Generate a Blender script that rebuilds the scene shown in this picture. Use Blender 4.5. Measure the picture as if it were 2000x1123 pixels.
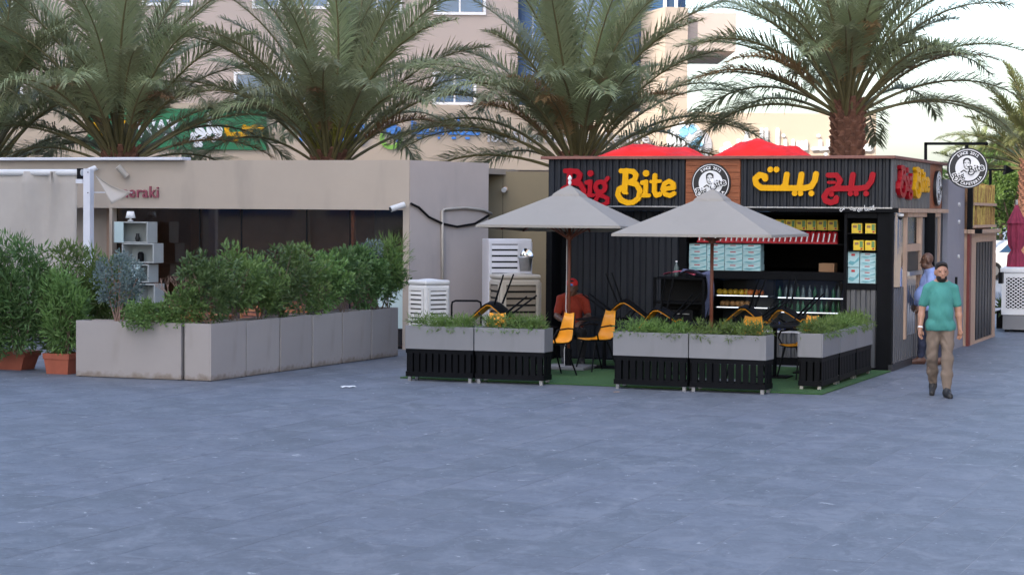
import bpy, math, random
import numpy as np
from mathutils import Vector, Matrix, Euler
R = math.radians
random.seed(7)
SC = bpy.context.scene
COL = SC.collection
for o in list(bpy.data.objects): bpy.data.objects.remove(o)

# ------------------------------------------------------------------ camera
F_PX, CAM_H = 4200.0, 2.34                     # focal length in pixels of a 2000 px wide picture, eye height
PITCH, ROLL = math.atan(149.5 / F_PX), R(0.40)
CAM_R = Matrix.Rotation(R(90) - PITCH, 3, 'X') @ Matrix.Rotation(ROLL, 3, 'Z')
cd = bpy.data.cameras.new('camera'); cam = bpy.data.objects.new('camera', cd); COL.objects.link(cam)
cd.sensor_width = 36; cd.sensor_fit = 'HORIZONTAL'; cd.lens = 36 * F_PX / 2000; cd.clip_end = 3000; cd.clip_start = .5
cam.matrix_world = Matrix.Translation((0, 0, CAM_H)) @ CAM_R.to_4x4()
cd.dof.use_dof = True; cd.dof.focus_distance = 30; cd.dof.aperture_fstop = 9
SC.camera = cam
# ------------------------------------------------------------------ sky, sun, exposure
SUN_EL, SUN_AZ = R(40), Vector((-.673, -.740))           # towards the sun: behind the camera, to the left
w = bpy.data.worlds.new('World'); SC.world = w; w.use_nodes = True
nt = w.node_tree; sky = nt.nodes.new('ShaderNodeTexSky'); sky.sky_type = 'NISHITA'; sky.sun_disc = False
sky.sun_elevation = SUN_EL; sky.sun_rotation = math.atan2(SUN_AZ.x, SUN_AZ.y)
sky.dust_density = 3.0; sky.air_density = 1.0; sky.ozone_density = 1.0
nt.links.new(sky.outputs[0], nt.nodes['Background'].inputs[0]); nt.nodes['Background'].inputs[1].default_value = .15
sl = bpy.data.lights.new('sun', 'SUN'); sl.energy = 2.0; sl.angle = R(.5); sl.color = (1, .93, .82)
so = bpy.data.objects.new('sun', sl); COL.objects.link(so)
sd = Vector((SUN_AZ.x * math.cos(SUN_EL), SUN_AZ.y * math.cos(SUN_EL), math.sin(SUN_EL)))
so.rotation_euler = sd.to_track_quat('Z', 'Y').to_euler(); so.location = (-20, -20, 60)
vs = SC.view_settings; vs.view_transform = 'Standard'; vs.look = 'None'; vs.gamma = 1; vs.exposure = 1.88
vs.use_curve_mapping = False

# ------------------------------------------------------------------ helpers
def ray(px, py):
    return CAM_R @ Vector(((px - 1000) / F_PX, (561.5 - py) / F_PX, -1))
def G(px, py, z=0.0):                                   # a point seen at a pixel, standing on the ground
    d = ray(px, py); t = (z - CAM_H) / d.z; return Vector((d.x * t, d.y * t, z))
def AT(px, py, Y):
    d = ray(px, py); t = Y / d.y; return Vector((d.x * t, Y, CAM_H + d.z * t))
TH = R(20.5)                                            # the square's building grid is turned by this angle
U = Vector((math.cos(TH), -math.sin(TH), 0)); V = Vector((math.sin(TH), math.cos(TH), 0))
def onplane(px, py, P0, n):                             # pixel -> point on the vertical plane through P0 with normal n
    d = ray(px, py); o = Vector((0, 0, CAM_H)); t = (P0 - o).dot(n) / d.dot(n); return o + d * t

class MB:
    def __init__(s): s.v = []; s.f = []
    def add(s, vs_, fs):
        n = len(s.v); s.v += [tuple(p) for p in vs_]; s.f += [tuple(i + n for i in f) for f in fs]; return s
    def box(s, a, b):
        (x0, y0, z0), (x1, y1, z1) = a, b
        return s.add([(x0,y0,z0),(x1,y0,z0),(x1,y1,z0),(x0,y1,z0),(x0,y0,z1),(x1,y0,z1),(x1,y1,z1),(x0,y1,z1)],
                     [(0,3,2,1),(4,5,6,7),(0,1,5,4),(1,2,6,5),(2,3,7,6),(3,0,4,7)])
    def cbox(s, c, d): return s.box([c[i]-d[i]/2 for i in range(3)], [c[i]+d[i]/2 for i in range(3)])
    def tube(s, path, r, n=8, cap=True):
        path = [Vector(p) for p in path]; rs = r if isinstance(r, (list, tuple)) else [r]*len(path)
        vs_, fs = [], []; up = None
        for i, p in enumerate(path):
            t = (path[min(i+1, len(path)-1)] - path[max(i-1, 0)])
            t = t.normalized() if t.length > 1e-9 else Vector((0,0,1))
            if up is None: up = Vector((0,0,1)) if abs(t.z) < .9 else Vector((1,0,0))
            a = t.cross(up)
            a = a.normalized() if a.length > 1e-6 else t.orthogonal().normalized()
            b = a.cross(t).normalized(); up = b
            for k in range(n):
                q = 2*math.pi*(k+.5)/n; vs_.append(p + (a*math.cos(q) + b*math.sin(q))*rs[i])
        m = len(path)
        for i in range(m-1):
            for k in range(n):
                fs.append((i*n+k, i*n+(k+1) % n, (i+1)*n+(k+1) % n, (i+1)*n+k))
        if cap: fs += [tuple(reversed(range(n))), tuple((m-1)*n+k for k in range(n))]
        return s.add(vs_, fs)
    def bar(s, p, q, wd, hh=None):                       # square bar
        hh = hh or wd; p, q = Vector(p), Vector(q); t = (q-p).normalized()
        a = t.cross(Vector((0,0,1)) if abs(t.z) < .95 else Vector((0,1,0))).normalized(); b = a.cross(t)
        vs_ = [e + a*i*wd/2 + b*j*hh/2 for e in (p, q) for i, j in ((-1,-1),(1,-1),(1,1),(-1,1))]
        return s.add(vs_, [(0,3,2,1),(4,5,6,7),(0,1,5,4),(1,2,6,5),(2,3,7,6),(3,0,4,7)])
    def lathe(s, prof, n=24, c=(0,0,0)):
        vs_ = [(c[0]+r*math.cos(2*math.pi*k/n), c[1]+r*math.sin(2*math.pi*k/n), c[2]+z) for r, z in prof for k in range(n)]
        m = len(prof); fs = [(i*n+k, i*n+(k+1) % n, (i+1)*n+(k+1) % n, (i+1)*n+k) for i in range(m-1) for k in range(n)]
        fs += [tuple(reversed(range(n))), tuple((m-1)*n+k for k in range(n))]
        return s.add(vs_, fs)
    def grid(s, P):                                       # P[i][j] points
        n, m = len(P), len(P[0])
        return s.add([p for r_ in P for p in r_], [(i*m+j, (i+1)*m+j, (i+1)*m+j+1, i*m+j+1) for i in range(n-1) for j in range(m-1)])
    def slab(s, P, off):                                  # a grid given thickness along off
        n, m = len(P), len(P[0]); off = Vector(off)
        A = [Vector(p) for r_ in P for p in r_]; B = [p + off for p in A]; k = n*m
        fs = [(i*m+j, (i+1)*m+j, (i+1)*m+j+1, i*m+j+1) for i in range(n-1) for j in range(m-1)]
        fs += [tuple(x+k for x in reversed(f)) for f in fs]
        ring = [(0, j) for j in range(m)] + [(i, m-1) for i in range(1, n)] + [(n-1, j) for j in range(m-2, -1, -1)] + [(i, 0) for i in range(n-2, 0, -1)]
        ids = [i*m+j for i, j in ring]
        for a, b in zip(ids, ids[1:]+ids[:1]): fs.append((a, b, b+k, a+k))
        return s.add(A+B, fs)
    def prism(s, poly, h0, h1, axis='z'):                 # polygon extruded along an axis
        n = len(poly)
        def mk(a, b, h): return {'z': (a, b, h), 'y': (a, h, b), 'x': (h, a, b)}[axis]
        vs_ = [mk(a, b, h0) for a, b in poly] + [mk(a, b, h1) for a, b in poly]
        return s.add(vs_, [tuple(reversed(range(n))), tuple(range(n, 2*n))] + [(i, (i+1) % n, n+(i+1) % n, n+i) for i in range(n)])
    def mesh(s, name):
        m = bpy.data.meshes.new(name); m.from_pydata(s.v, [], s.f); m.validate(); m.update(); return m
    def build(s, name, mat, parent=None, smooth=False, bevel=0, loc=None, rz=None, kind=None):
        return link(name, s.mesh(name), mat, parent, smooth, bevel, loc, rz, kind)
def link(name, me, mat, parent=None, smooth=False, bevel=0, loc=None, rz=None, kind=None):
    if mat is not None and not me.materials:
        for m_ in (mat if isinstance(mat, (list, tuple)) else [mat]): me.materials.append(m_)
    o = bpy.data.objects.new(name, me); COL.objects.link(o)
    if parent: o.parent = parent
    if loc is not None: o.location = loc
    if rz is not None: o.rotation_euler.z = rz
    if smooth: me.polygons.foreach_set('use_smooth', [True]*len(me.polygons))
    if bevel:
        b = o.modifiers.new('bevel', 'BEVEL'); b.width = bevel; b.segments = 2; b.limit_method = 'ANGLE'; b.angle_limit = R(40)
    if kind: o['kind'] = kind
    return o
def tag(o, label, cat, group=None):
    o['label'] = label; o['category'] = cat
    if group: o['group'] = group
    return o
def thing(name, label, cat, loc=(0,0,0), rz=0, group=None):
    o = bpy.data.objects.new(name, None); COL.objects.link(o); o.location = loc; o.rotation_euler.z = rz
    o.empty_display_size = .1
    return tag(o, label, cat, group)
def copy_tree(o, parent=None):
    c = o.copy(); COL.objects.link(c); c.parent = parent
    for ch in [x for x in KIDS.get(o.name, o.children)]: copy_tree(ch, c)
    return c
KIDS = {}

# ------------------------------------------------------------------ materials
def mat(name, col, rough=.6, metal=0, var=.12, scale=4, bump=0, bscale=60, rnd=0, alpha=None, base=None, emit=None, trans=0, spec=None, dirt=None, stretch=None, sss=0):
    m = bpy.data.materials.new(name); m.use_nodes = True; t = m.node_tree; N = t.nodes; L = t.links
    b = N['Principled BSDF']; b.inputs['Roughness'].default_value = rough; b.inputs['Metallic'].default_value = metal
    if spec is not None: b.inputs['Specular IOR Level'].default_value = spec
    col = tuple(col[:3]) + (1,)
    tc = N.new('ShaderNodeTexCoord'); mp = N.new('ShaderNodeMapping'); L.new(tc.outputs['Object'], mp.inputs[0])
    if stretch: mp.inputs['Scale'].default_value = stretch
    nz = N.new('ShaderNodeTexNoise'); nz.inputs['Scale'].default_value = scale; nz.inputs['Detail'].default_value = 6; nz.inputs['Roughness'].default_value = .65
    L.new(mp.outputs[0], nz.inputs['Vector'])
    mr = N.new('ShaderNodeMapRange'); mr.inputs['From Min'].default_value = .3; mr.inputs['From Max'].default_value = .7
    mr.inputs['To Min'].default_value = 1-var; mr.inputs['To Max'].default_value = 1+var; L.new(nz.outputs[0], mr.inputs[0])
    hsv = N.new('ShaderNodeHueSaturation'); hsv.inputs['Color'].default_value = col; L.new(mr.outputs[0], hsv.inputs['Value'])
    out = hsv.outputs[0]
    if rnd:
        oi = N.new('ShaderNodeObjectInfo'); m2 = N.new('ShaderNodeMapRange'); m2.inputs['To Min'].default_value = 1-rnd; m2.inputs['To Max'].default_value = 1+rnd
        L.new(oi.outputs['Random'], m2.inputs[0]); h2 = N.new('ShaderNodeHueSaturation'); L.new(out, h2.inputs['Color']); L.new(m2.outputs[0], h2.inputs['Value'])
        m3 = N.new('ShaderNodeMapRange'); m3.inputs['To Min'].default_value = .5-.04*rnd*2; m3.inputs['To Max'].default_value = .5+.03*rnd*2
        L.new(oi.outputs['Random'], m3.inputs[0]); L.new(m3.outputs[0], h2.inputs['Hue']); out = h2.outputs[0]
    if dirt:                                             # (colour, scale, threshold) stains
        n2 = N.new('ShaderNodeTexNoise'); n2.inputs['Scale'].default_value = dirt[1]; n2.inputs['Detail'].default_value = 8; dm_ = N.new('ShaderNodeMapping'); dm_.inputs['Scale'].default_value = (1.6,1.6,.45); L.new(tc.outputs['Object'], dm_.inputs[0]); L.new(dm_.outputs[0], n2.inputs['Vector'])
        cr = N.new('ShaderNodeMapRange'); cr.inputs['From Min'].default_value = dirt[2]; cr.inputs['From Max'].default_value = dirt[2]+.18; cr.inputs['To Max'].default_value = .7
        L.new(n2.outputs[0], cr.inputs[0]); mx = N.new('ShaderNodeMix'); mx.data_type = 'RGBA'
        L.new(cr.outputs[0], mx.inputs['Factor']); L.new(out, mx.inputs['A']); mx.inputs['B'].default_value = tuple(dirt[0])+(1,); out = mx.outputs['Result']
    if base:                                             # splashed dirt and scuffs along the foot: (colour, height in m)
        sx = N.new('ShaderNodeSeparateXYZ'); L.new(tc.outputs['Object'], sx.inputs[0])
        n3 = N.new('ShaderNodeTexNoise'); n3.inputs['Scale'].default_value = 9; n3.inputs['Detail'].default_value = 8; L.new(tc.outputs['Object'], n3.inputs['Vector'])
        ma = N.new('ShaderNodeMath'); ma.operation = 'MULTIPLY_ADD'; L.new(n3.outputs[0], ma.inputs[0]); ma.inputs[1].default_value = -base[1]*2.2; L.new(sx.outputs[2], ma.inputs[2])
        r3 = N.new('ShaderNodeMapRange'); r3.inputs['From Min'].default_value = -base[1]*.2; r3.inputs['From Max'].default_value = -base[1]*1.0; r3.inputs['To Max'].default_value = .75; L.new(ma.outputs[0], r3.inputs[0])
        x3 = N.new('ShaderNodeMix'); x3.data_type = 'RGBA'; L.new(r3.outputs[0], x3.inputs['Factor']); L.new(out, x3.inputs['A']); x3.inputs['B'].default_value = tuple(base[0])+(1,); out = x3.outputs['Result']
    L.new(out, b.inputs['Base Color'])
    if bump:
        nb = N.new('ShaderNodeTexNoise'); nb.inputs['Scale'].default_value = bscale; nb.inputs['Detail'].default_value = 4; L.new(mp.outputs[0], nb.inputs['Vector'])
        bp = N.new('ShaderNodeBump'); bp.inputs['Strength'].default_value = bump; bp.inputs['Distance'].default_value = .02
        L.new(nb.outputs[0], bp.inputs['Height']); L.new(bp.outputs[0], b.inputs['Normal'])
    if alpha is not None: b.inputs['Alpha'].default_value = alpha
    if trans: b.inputs['Transmission Weight'].default_value = trans
    if sss: b.inputs['Subsurface Weight'].default_value = sss; b.inputs['Subsurface Radius'].default_value = (.02,.01,.006)
    if emit: b.inputs['Emission Color'].default_value = tuple(emit[0])+(1,); b.inputs['Emission Strength'].default_value = emit[1]
    return m
def leafmat(name, col, rnd=.2, var=.35, scale=3, tl=.3):
    m = mat(name, col, rough=.5, var=var, scale=scale, rnd=rnd); t = m.node_tree; N = t.nodes; L = t.links
    b = N['Principled BSDF']; src = b.inputs['Base Color'].links[0].from_socket
    tr = N.new('ShaderNodeBsdfTranslucent'); L.new(src, tr.inputs[0]); mx = N.new('ShaderNodeMixShader'); mx.inputs[0].default_value = tl
    L.new(b.outputs[0], mx.inputs[1]); L.new(tr.outputs[0], mx.inputs[2]); L.new(mx.outputs[0], N['Material Output'].inputs[0]); return m
def glassmat(name, col, alpha, rough=.03):
    m = bpy.data.materials.new(name); m.use_nodes = True; N = m.node_tree.nodes; L = m.node_tree.links
    tr = N.new('ShaderNodeBsdfTransparent'); tr.inputs[0].default_value = tuple(col)+(1,)
    gl = N.new('ShaderNodeBsdfGlossy'); gl.inputs['Roughness'].default_value = rough
    fr = N.new('ShaderNodeFresnel'); fr.inputs[0].default_value = 1.5
    ad = N.new('ShaderNodeMath'); ad.operation = 'ADD'; ad.inputs[1].default_value = alpha; L.new(fr.outputs[0], ad.inputs[0])
    mx = N.new('ShaderNodeMixShader'); L.new(ad.outputs[0], mx.inputs[0]); L.new(tr.outputs[0], mx.inputs[1]); L.new(gl.outputs[0], mx.inputs[2])
    L.new(mx.outputs[0], N['Material Output'].inputs[0]); return m
def tilemat():
    m = mat('slate_tile', (.118,.130,.155), rough=.58, var=.18, scale=1.1, rnd=.09, bump=.12, bscale=14, spec=.3)
    N = m.node_tree.nodes; L = m.node_tree.links; b = N['Principled BSDF']; src = b.inputs['Base Color'].links[0].from_socket
    ge = N.new('ShaderNodeNewGeometry'); oi = N.new('ShaderNodeObjectInfo')
    def layer(src, scl, lo, hi, colr, fac, dist=0, detail=7):
        mp = N.new('ShaderNodeMapping'); mp.inputs['Rotation'].default_value = (0,0,.1); mp.inputs['Scale'].default_value = scl; L.new(ge.outputs['Position'], mp.inputs[0])
        n = N.new('ShaderNodeTexNoise'); n.inputs['Scale'].default_value = 1; n.inputs['Detail'].default_value = detail; n.inputs['Distortion'].default_value = dist; n.inputs['Roughness'].default_value = .62; L.new(mp.outputs[0], n.inputs['Vector'])
        r_ = N.new('ShaderNodeMapRange'); r_.inputs['From Min'].default_value = lo; r_.inputs['From Max'].default_value = hi; r_.inputs['To Max'].default_value = fac; L.new(n.outputs[0], r_.inputs[0])
        x = N.new('ShaderNodeMix'); x.data_type = 'RGBA'; L.new(r_.outputs[0], x.inputs['Factor']); L.new(src, x.inputs['A']); x.inputs['B'].default_value = tuple(colr)+(1,); return x.outputs['Result']
    src = layer(src, (2.2,1.6,1), .48, .70, (.195,.208,.236), .75, 1.2)
    src = layer(src, (5,3.2,1), .51, .74, (.068,.078,.098), .6, 1.6)
    src = layer(src, (11,7,1), .54, .76, (.22,.232,.26), .6, 2.0)
    src = layer(src, (8,6,1), .66, .72, (.46,.47,.49), .75, .6, 4)
    src = layer(src, (.35,.3,1), .5, .75, (.15,.16,.185), .4, .3, 3)
    L.new(src, b.inputs['Base Color']); return m
M = {}
M['tile'] = tilemat()
M['grout'] = mat('grout', (.24,.25,.275), .9, var=.25, scale=3)
M['render'] = mat('beige_render', (.40,.335,.275), .85, var=.05, scale=.7, bump=.08, bscale=120, dirt=((.31,.265,.22), 1.1, .55))
M['render2'] = mat('grey_beige_render', (.50,.42,.375), .85, var=.06, scale=.9, bump=.08, bscale=120, dirt=((.34,.29,.27), .8, .58), base=((.14,.12,.11), .5))  # pavilion's beige paint, with the angled wall's light put into the colour
M['cream'] = mat('cream_facade', (.44,.36,.29), .85, var=.04, scale=.3, bump=.03)
M['band'] = mat('cream_sign_band', (.47,.37,.275), .85, var=.03, scale=.3)
M['facade'] = mat('pink_grey_facade', (.42,.35,.31), .85, var=.04, scale=.2)
M['olive'] = mat('olive_panel', (.215,.17,.10), .7, var=.05, scale=.8)
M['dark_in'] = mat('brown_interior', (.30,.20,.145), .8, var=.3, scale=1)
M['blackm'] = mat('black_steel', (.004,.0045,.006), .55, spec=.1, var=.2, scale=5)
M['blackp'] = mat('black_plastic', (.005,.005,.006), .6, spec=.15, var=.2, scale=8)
M['navy'] = mat('dark_corrugated', (.017,.020,.027), .45, metal=.1, spec=.35, var=.15, scale=2, bump=.02)
M['charcoal'] = mat('charcoal_corrugated', (.03,.031,.036), .45, metal=.1, spec=.35, var=.15, scale=2)
M['steelgrey'] = mat('grey_corrugated', (.11,.112,.12), .4, metal=.35, var=.1, scale=2)
M['trim'] = mat('red_brown_board', (.20,.085,.065), .6, var=.25, scale=5, stretch=(.4,3,3))
M['wood'] = mat('orange_wood', (.26,.075,.025), .5, var=.4, scale=6, stretch=(.5,4,8), bump=.15, bscale=12)
M['woodp'] = mat('pale_wood', (.46,.31,.22), .6, var=.2, scale=6, stretch=(3,3,.4))
M['slatwood'] = mat('garden_wood', (.36,.13,.045), .6, var=.3, scale=6, rnd=.2)
M['polewood'] = mat('umbrella_pole_wood', (.16,.045,.022), .5, var=.25, scale=8, stretch=(3,3,.5))
M['canvas'] = mat('grey_canvas', (.285,.262,.232), .9, var=.05, scale=1.2, bump=.5, bscale=5)
M['screen'] = mat('screen_fabric', (.40,.36,.32), .9, var=.06, scale=1.5, bump=.05, bscale=200)
M['whitem'] = mat('white_metal', (.62,.62,.66), .45, var=.05, scale=3)
M['whitep'] = mat('white_plastic', (.60,.59,.58), .5, var=.08, scale=3, dirt=((.42,.39,.35), 3, .6))
M['beigep'] = mat('beige_plastic', (.40,.36,.31), .55, var=.08, scale=3)
M['planter'] = mat('white_planter', (.33,.295,.275), .6, var=.05, scale=1.2, rnd=.05, bump=.04, bscale=30, dirt=((.26,.23,.20), 1.6, .63), base=((.16,.115,.08), .10))
M['gplanter'] = mat('grey_planter', (.20,.20,.21), .55, var=.05, scale=1.5, rnd=.04, dirt=((.15,.15,.155), 2, .62))
M['terra'] = mat('terracotta', (.33,.085,.045), .7, var=.15, scale=5)
M['soil'] = mat('soil', (.05,.032,.022), .95, var=.4, scale=20)
M['leaf'] = leafmat('green_leaf', (.125,.205,.055))
M['leafd'] = leafmat('dark_leaf', (.085,.15,.045))
M['leafy'] = leafmat('light_leaf', (.12,.20,.045))
M['leafs'] = leafmat('silver_leaf', (.13,.175,.165))
M['bark'] = mat('bark', (.17,.12,.085), .9, var=.35, scale=12, bump=.3)
M['twig'] = mat('dry_twig', (.27,.17,.13), .9, var=.2)
M['palm'] = leafmat('palm_leaf', (.262,.288,.150), rnd=.28, var=.2, scale=1.5, tl=.35)
M['palms'] = leafmat('palm_leaf_sunlit', (.15,.17,.06), rnd=.25, var=.2, scale=1.5, tl=.3)
M['palmdry'] = leafmat('dry_palm_leaf', (.30,.19,.09), rnd=.2, var=.25, scale=1.5)
M['rachis'] = mat('palm_rachis', (.14,.12,.05), .6, var=.2)
M['palmtrunk'] = mat('palm_trunk', (.17,.078,.05), .95, var=.5, scale=7, bump=.4, bscale=30)
M['date'] = mat('date_flower', (.21,.20,.03), .7, var=.3, scale=20)
M['turf'] = mat('artificial_turf', (.035,.10,.025), .95, var=.3, scale=40, bump=.6, bscale=220)
M['yellow'] = mat('yellow_plastic', (.85,.33,.012), .4, var=.06, scale=3)
M['red_l'] = mat('red_acrylic', (.33,.004,.012), .4, var=.05, spec=.2)
M['yel_l'] = mat('yellow_acrylic', (.72,.36,.004), .4, var=.05, spec=.2)
M['white'] = mat('white_paint', (.75,.75,.75), .5, var=.03)
M['black'] = mat('black_paint', (.015,.015,.016), .4, var=.1)
M['tarp'] = mat('red_tarpaulin', (.74,.012,.007), .55, spec=.25, var=.3, scale=3, bump=1.0, bscale=4)
M['maroon'] = mat('maroon_fabric', (.23,.022,.055), .85, var=.2, scale=6)
M['maroonl'] = mat('maroon_letter', (.25,.06,.085), .5, var=.1)
M['chrome'] = mat('polished_steel', (.75,.72,.68), .08, metal=1, var=.03, bump=.06, bscale=5)
M['galv'] = mat('galvanised', (.42,.42,.43), .35, metal=.8, var=.15, scale=6)
M['glass_shop'] = glassmat('shop_glass', (.78,.71,.66), .03)
M['grille'] = mat('brown_grille', (.17,.14,.105), .6, var=.15)
M['glass'] = glassmat('clear_glass', (.85,.88,.88), .03)
M['bglass'] = mat('blue_window_glass', (.035,.10,.21), .08, var=.3, scale=.5, spec=.8)
M['bcurt'] = mat('blue_curtain_glass', (.10,.17,.30), .12, var=.15, scale=.4, spec=.8)
M['frost'] = mat('frosted_glass', (.50,.62,.62), .4, var=.05)
M['green_s'] = mat('green_signboard', (.01,.15,.055), .4, var=.05)
M['blue_l'] = mat('blue_letter', (.05,.22,.62), .4, var=.05)
M['lgreen'] = mat('lime_letter', (.22,.45,.06), .4, var=.05)
M['grey_l'] = mat('grey_letter', (.42,.40,.40), .4, metal=.3, var=.05)
M['cyan_l'] = mat('light_blue_print', (.22,.50,.72), .5, var=.2, scale=9)
M['shelfw'] = mat('shelf_white', (.38,.40,.39), .6, var=.05)
M['tube'] = mat('lit_tube', (.9,.9,.95), .4, emit=((.85,.88,1), .55))
# ------------------------------------------------------------------ lettering: thick strokes turned into solid letters
def glyph(strokes, depth, res, mapf):
    """strokes: list of (points, radius or [r0, r1]); mapf(a, b, h) -> 3d point; returns MB"""
    pts = np.array([p for s_, r in strokes for p in s_]); rm = max(max(r) if isinstance(r, (list, tuple)) else r for s_, r in strokes)
    x0, y0 = pts.min(0) - rm - 2*res; x1, y1 = pts.max(0) + rm + 2*res
    nx, ny = int((x1-x0)/res)+2, int((y1-y0)/res)+2
    X, Y = np.meshgrid(x0 + np.arange(nx)*res, y0 + np.arange(ny)*res, indexing='ij'); D = np.full(X.shape, 9.)
    for s_, r in strokes:
        n = len(s_); rr = list(np.linspace(r[0], r[1], n)) if isinstance(r, (list, tuple)) else [r]*n
        if n == 1: D = np.minimum(D, np.hypot(X-s_[0][0], Y-s_[0][1]) - rr[0])
        for i in range(n-1):
            (ax, ay), (bx, by) = s_[i], s_[i+1]; dx, dy = bx-ax, by-ay; L2 = dx*dx+dy*dy+1e-12
            t = np.clip(((X-ax)*dx + (Y-ay)*dy)/L2, 0, 1)
            D = np.minimum(D, np.hypot(X-ax-t*dx, Y-ay-t*dy) - (rr[i]*(1-t) + rr[i+1]*t))
    mb = MB(); idx = {}; V_ = []; F_ = []; S_ = []
    def key(k, p):
        if k not in idx: idx[k] = len(V_); V_.append(p)
        return idx[k]
    ins = D < 0
    act = ins[:-1,:-1] | ins[1:,:-1] | ins[:-1,1:] | ins[1:,1:]
    for i, j in zip(*np.nonzero(act)):
        cs = [(i,j),(i+1,j),(i+1,j+1),(i,j+1)]; poly = []; cut = []
        for k in range(4):
            a, b = cs[k], cs[(k+1) % 4]
            if ins[a]: poly.append(key(a, (x0+a[0]*res, y0+a[1]*res)))
            if ins[a] != ins[b]:
                t = D[a]/(D[a]-D[b]); kk = (min(a,b), max(a,b))
                q = key(kk, (x0+(a[0]+t*(b[0]-a[0]))*res, y0+(a[1]+t*(b[1]-a[1]))*res)); poly.append(q); cut.append((q, ins[a]))
        if len(poly) > 2: F_.append(tuple(poly))
        if len(cut) == 2: S_.append((cut[0][0], cut[1][0]) if cut[0][1] else (cut[1][0], cut[0][0]))
        elif len(cut) == 4: S_ += [(cut[0][0], cut[1][0]), (cut[2][0], cut[3][0])]
    n = len(V_)
    mb.v = [mapf(a, b, depth) for a, b in V_] + [mapf(a, b, 0) for a, b in V_]
    mb.f = F_ + [(a, b, b+n, a+n) for a, b in S_]
    return mb
def arc(cx, cy, r, a0, a1, n=10, ry=None):
    ry = ry or r
    return [(cx + r*math.cos(R(a0+(a1-a0)*k/n)), cy + ry*math.sin(R(a0+(a1-a0)*k/n))) for k in range(n+1)]
LAT = {   # a rounded slab-serif hand; unit = cap height
 'B': [([(.12,.95),(.36,.95)],.09), ([(.30,.95),(.26,.2)],[.105,.11]), ([(.26,.2),(.36,.12)],[.10,.04]), ([(.36,.95),(.58,.93),(.70,.80),(.64,.62),(.42,.53)],.095),
       ([(.42,.53),(.72,.46),(.86,.22),(.80,-.05),(.60,-.2),(.36,-.22),(.12,-.12),(.0,.08),(.05,.28),(.14,.33)],.098)],
 'i': [([(.0,.52),(.14,.55),(.12,.08)],.085), ([(-.02,.05),(.26,.05)],.07), ([(.14,.86)],.12)],
 'g': [(arc(.24,.36,.19,0,360,18),.085), ([(.42,.55),(.52,.68)],[.06,.08]), ([(.16,.16),(.12,.07),(.34,.02),(.52,-.06),(.52,-.22),(.34,-.31),(.12,-.28),(.04,-.16),(.12,-.04)],.075)],
 't': [([(.14,.78),(.12,.2),(.2,.06),(.34,.1)],.09), ([(.0,.56),(.34,.58)],.065)],
 'e': [([(.08,.30),(.46,.34),(.44,.48),(.28,.58),(.1,.48),(.04,.28),(.14,.10),(.32,.05),(.47,.13)],.085)],
}
BIGBITE = [('B',0,0),('i',.98,0),('g',1.28,0),('B',2.35,1),('i',3.33,1),('t',3.68,1),('e',4.10,1)]
AR_BEIT = [([(757,-242),(748,-300),(712,-358),(640,-372),(240,-370),(192,-335),(182,-285),(225,-248),(275,-262),(278,-285)],27), ([(622,-246),(602,-365)],27), ([(482,-246),(470,-340),(440,-368)],27),
           ([(325,-200)],27), ([(384,-200)],27), ([(558,-420)],26), ([(614,-420)],26), ([(716,-420)],27)]
AR_BIG = [([(1285,-246),(1270,-310),(1230,-362),(1150,-374),(935,-374),(872,-396),(836,-448),(852,-488),(900,-503),(946,-490),(950,-462)],26), ([(1102,-248),(1085,-370)],26),
          ([(872,-252),(950,-252),(985,-300),(950,-374)],24), ([(874,-318),(930,-318)],14), ([(905,-426)],25), ([(1080,-420)],25), ([(1134,-420)],25), ([(1226,-420)],26)]
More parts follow.
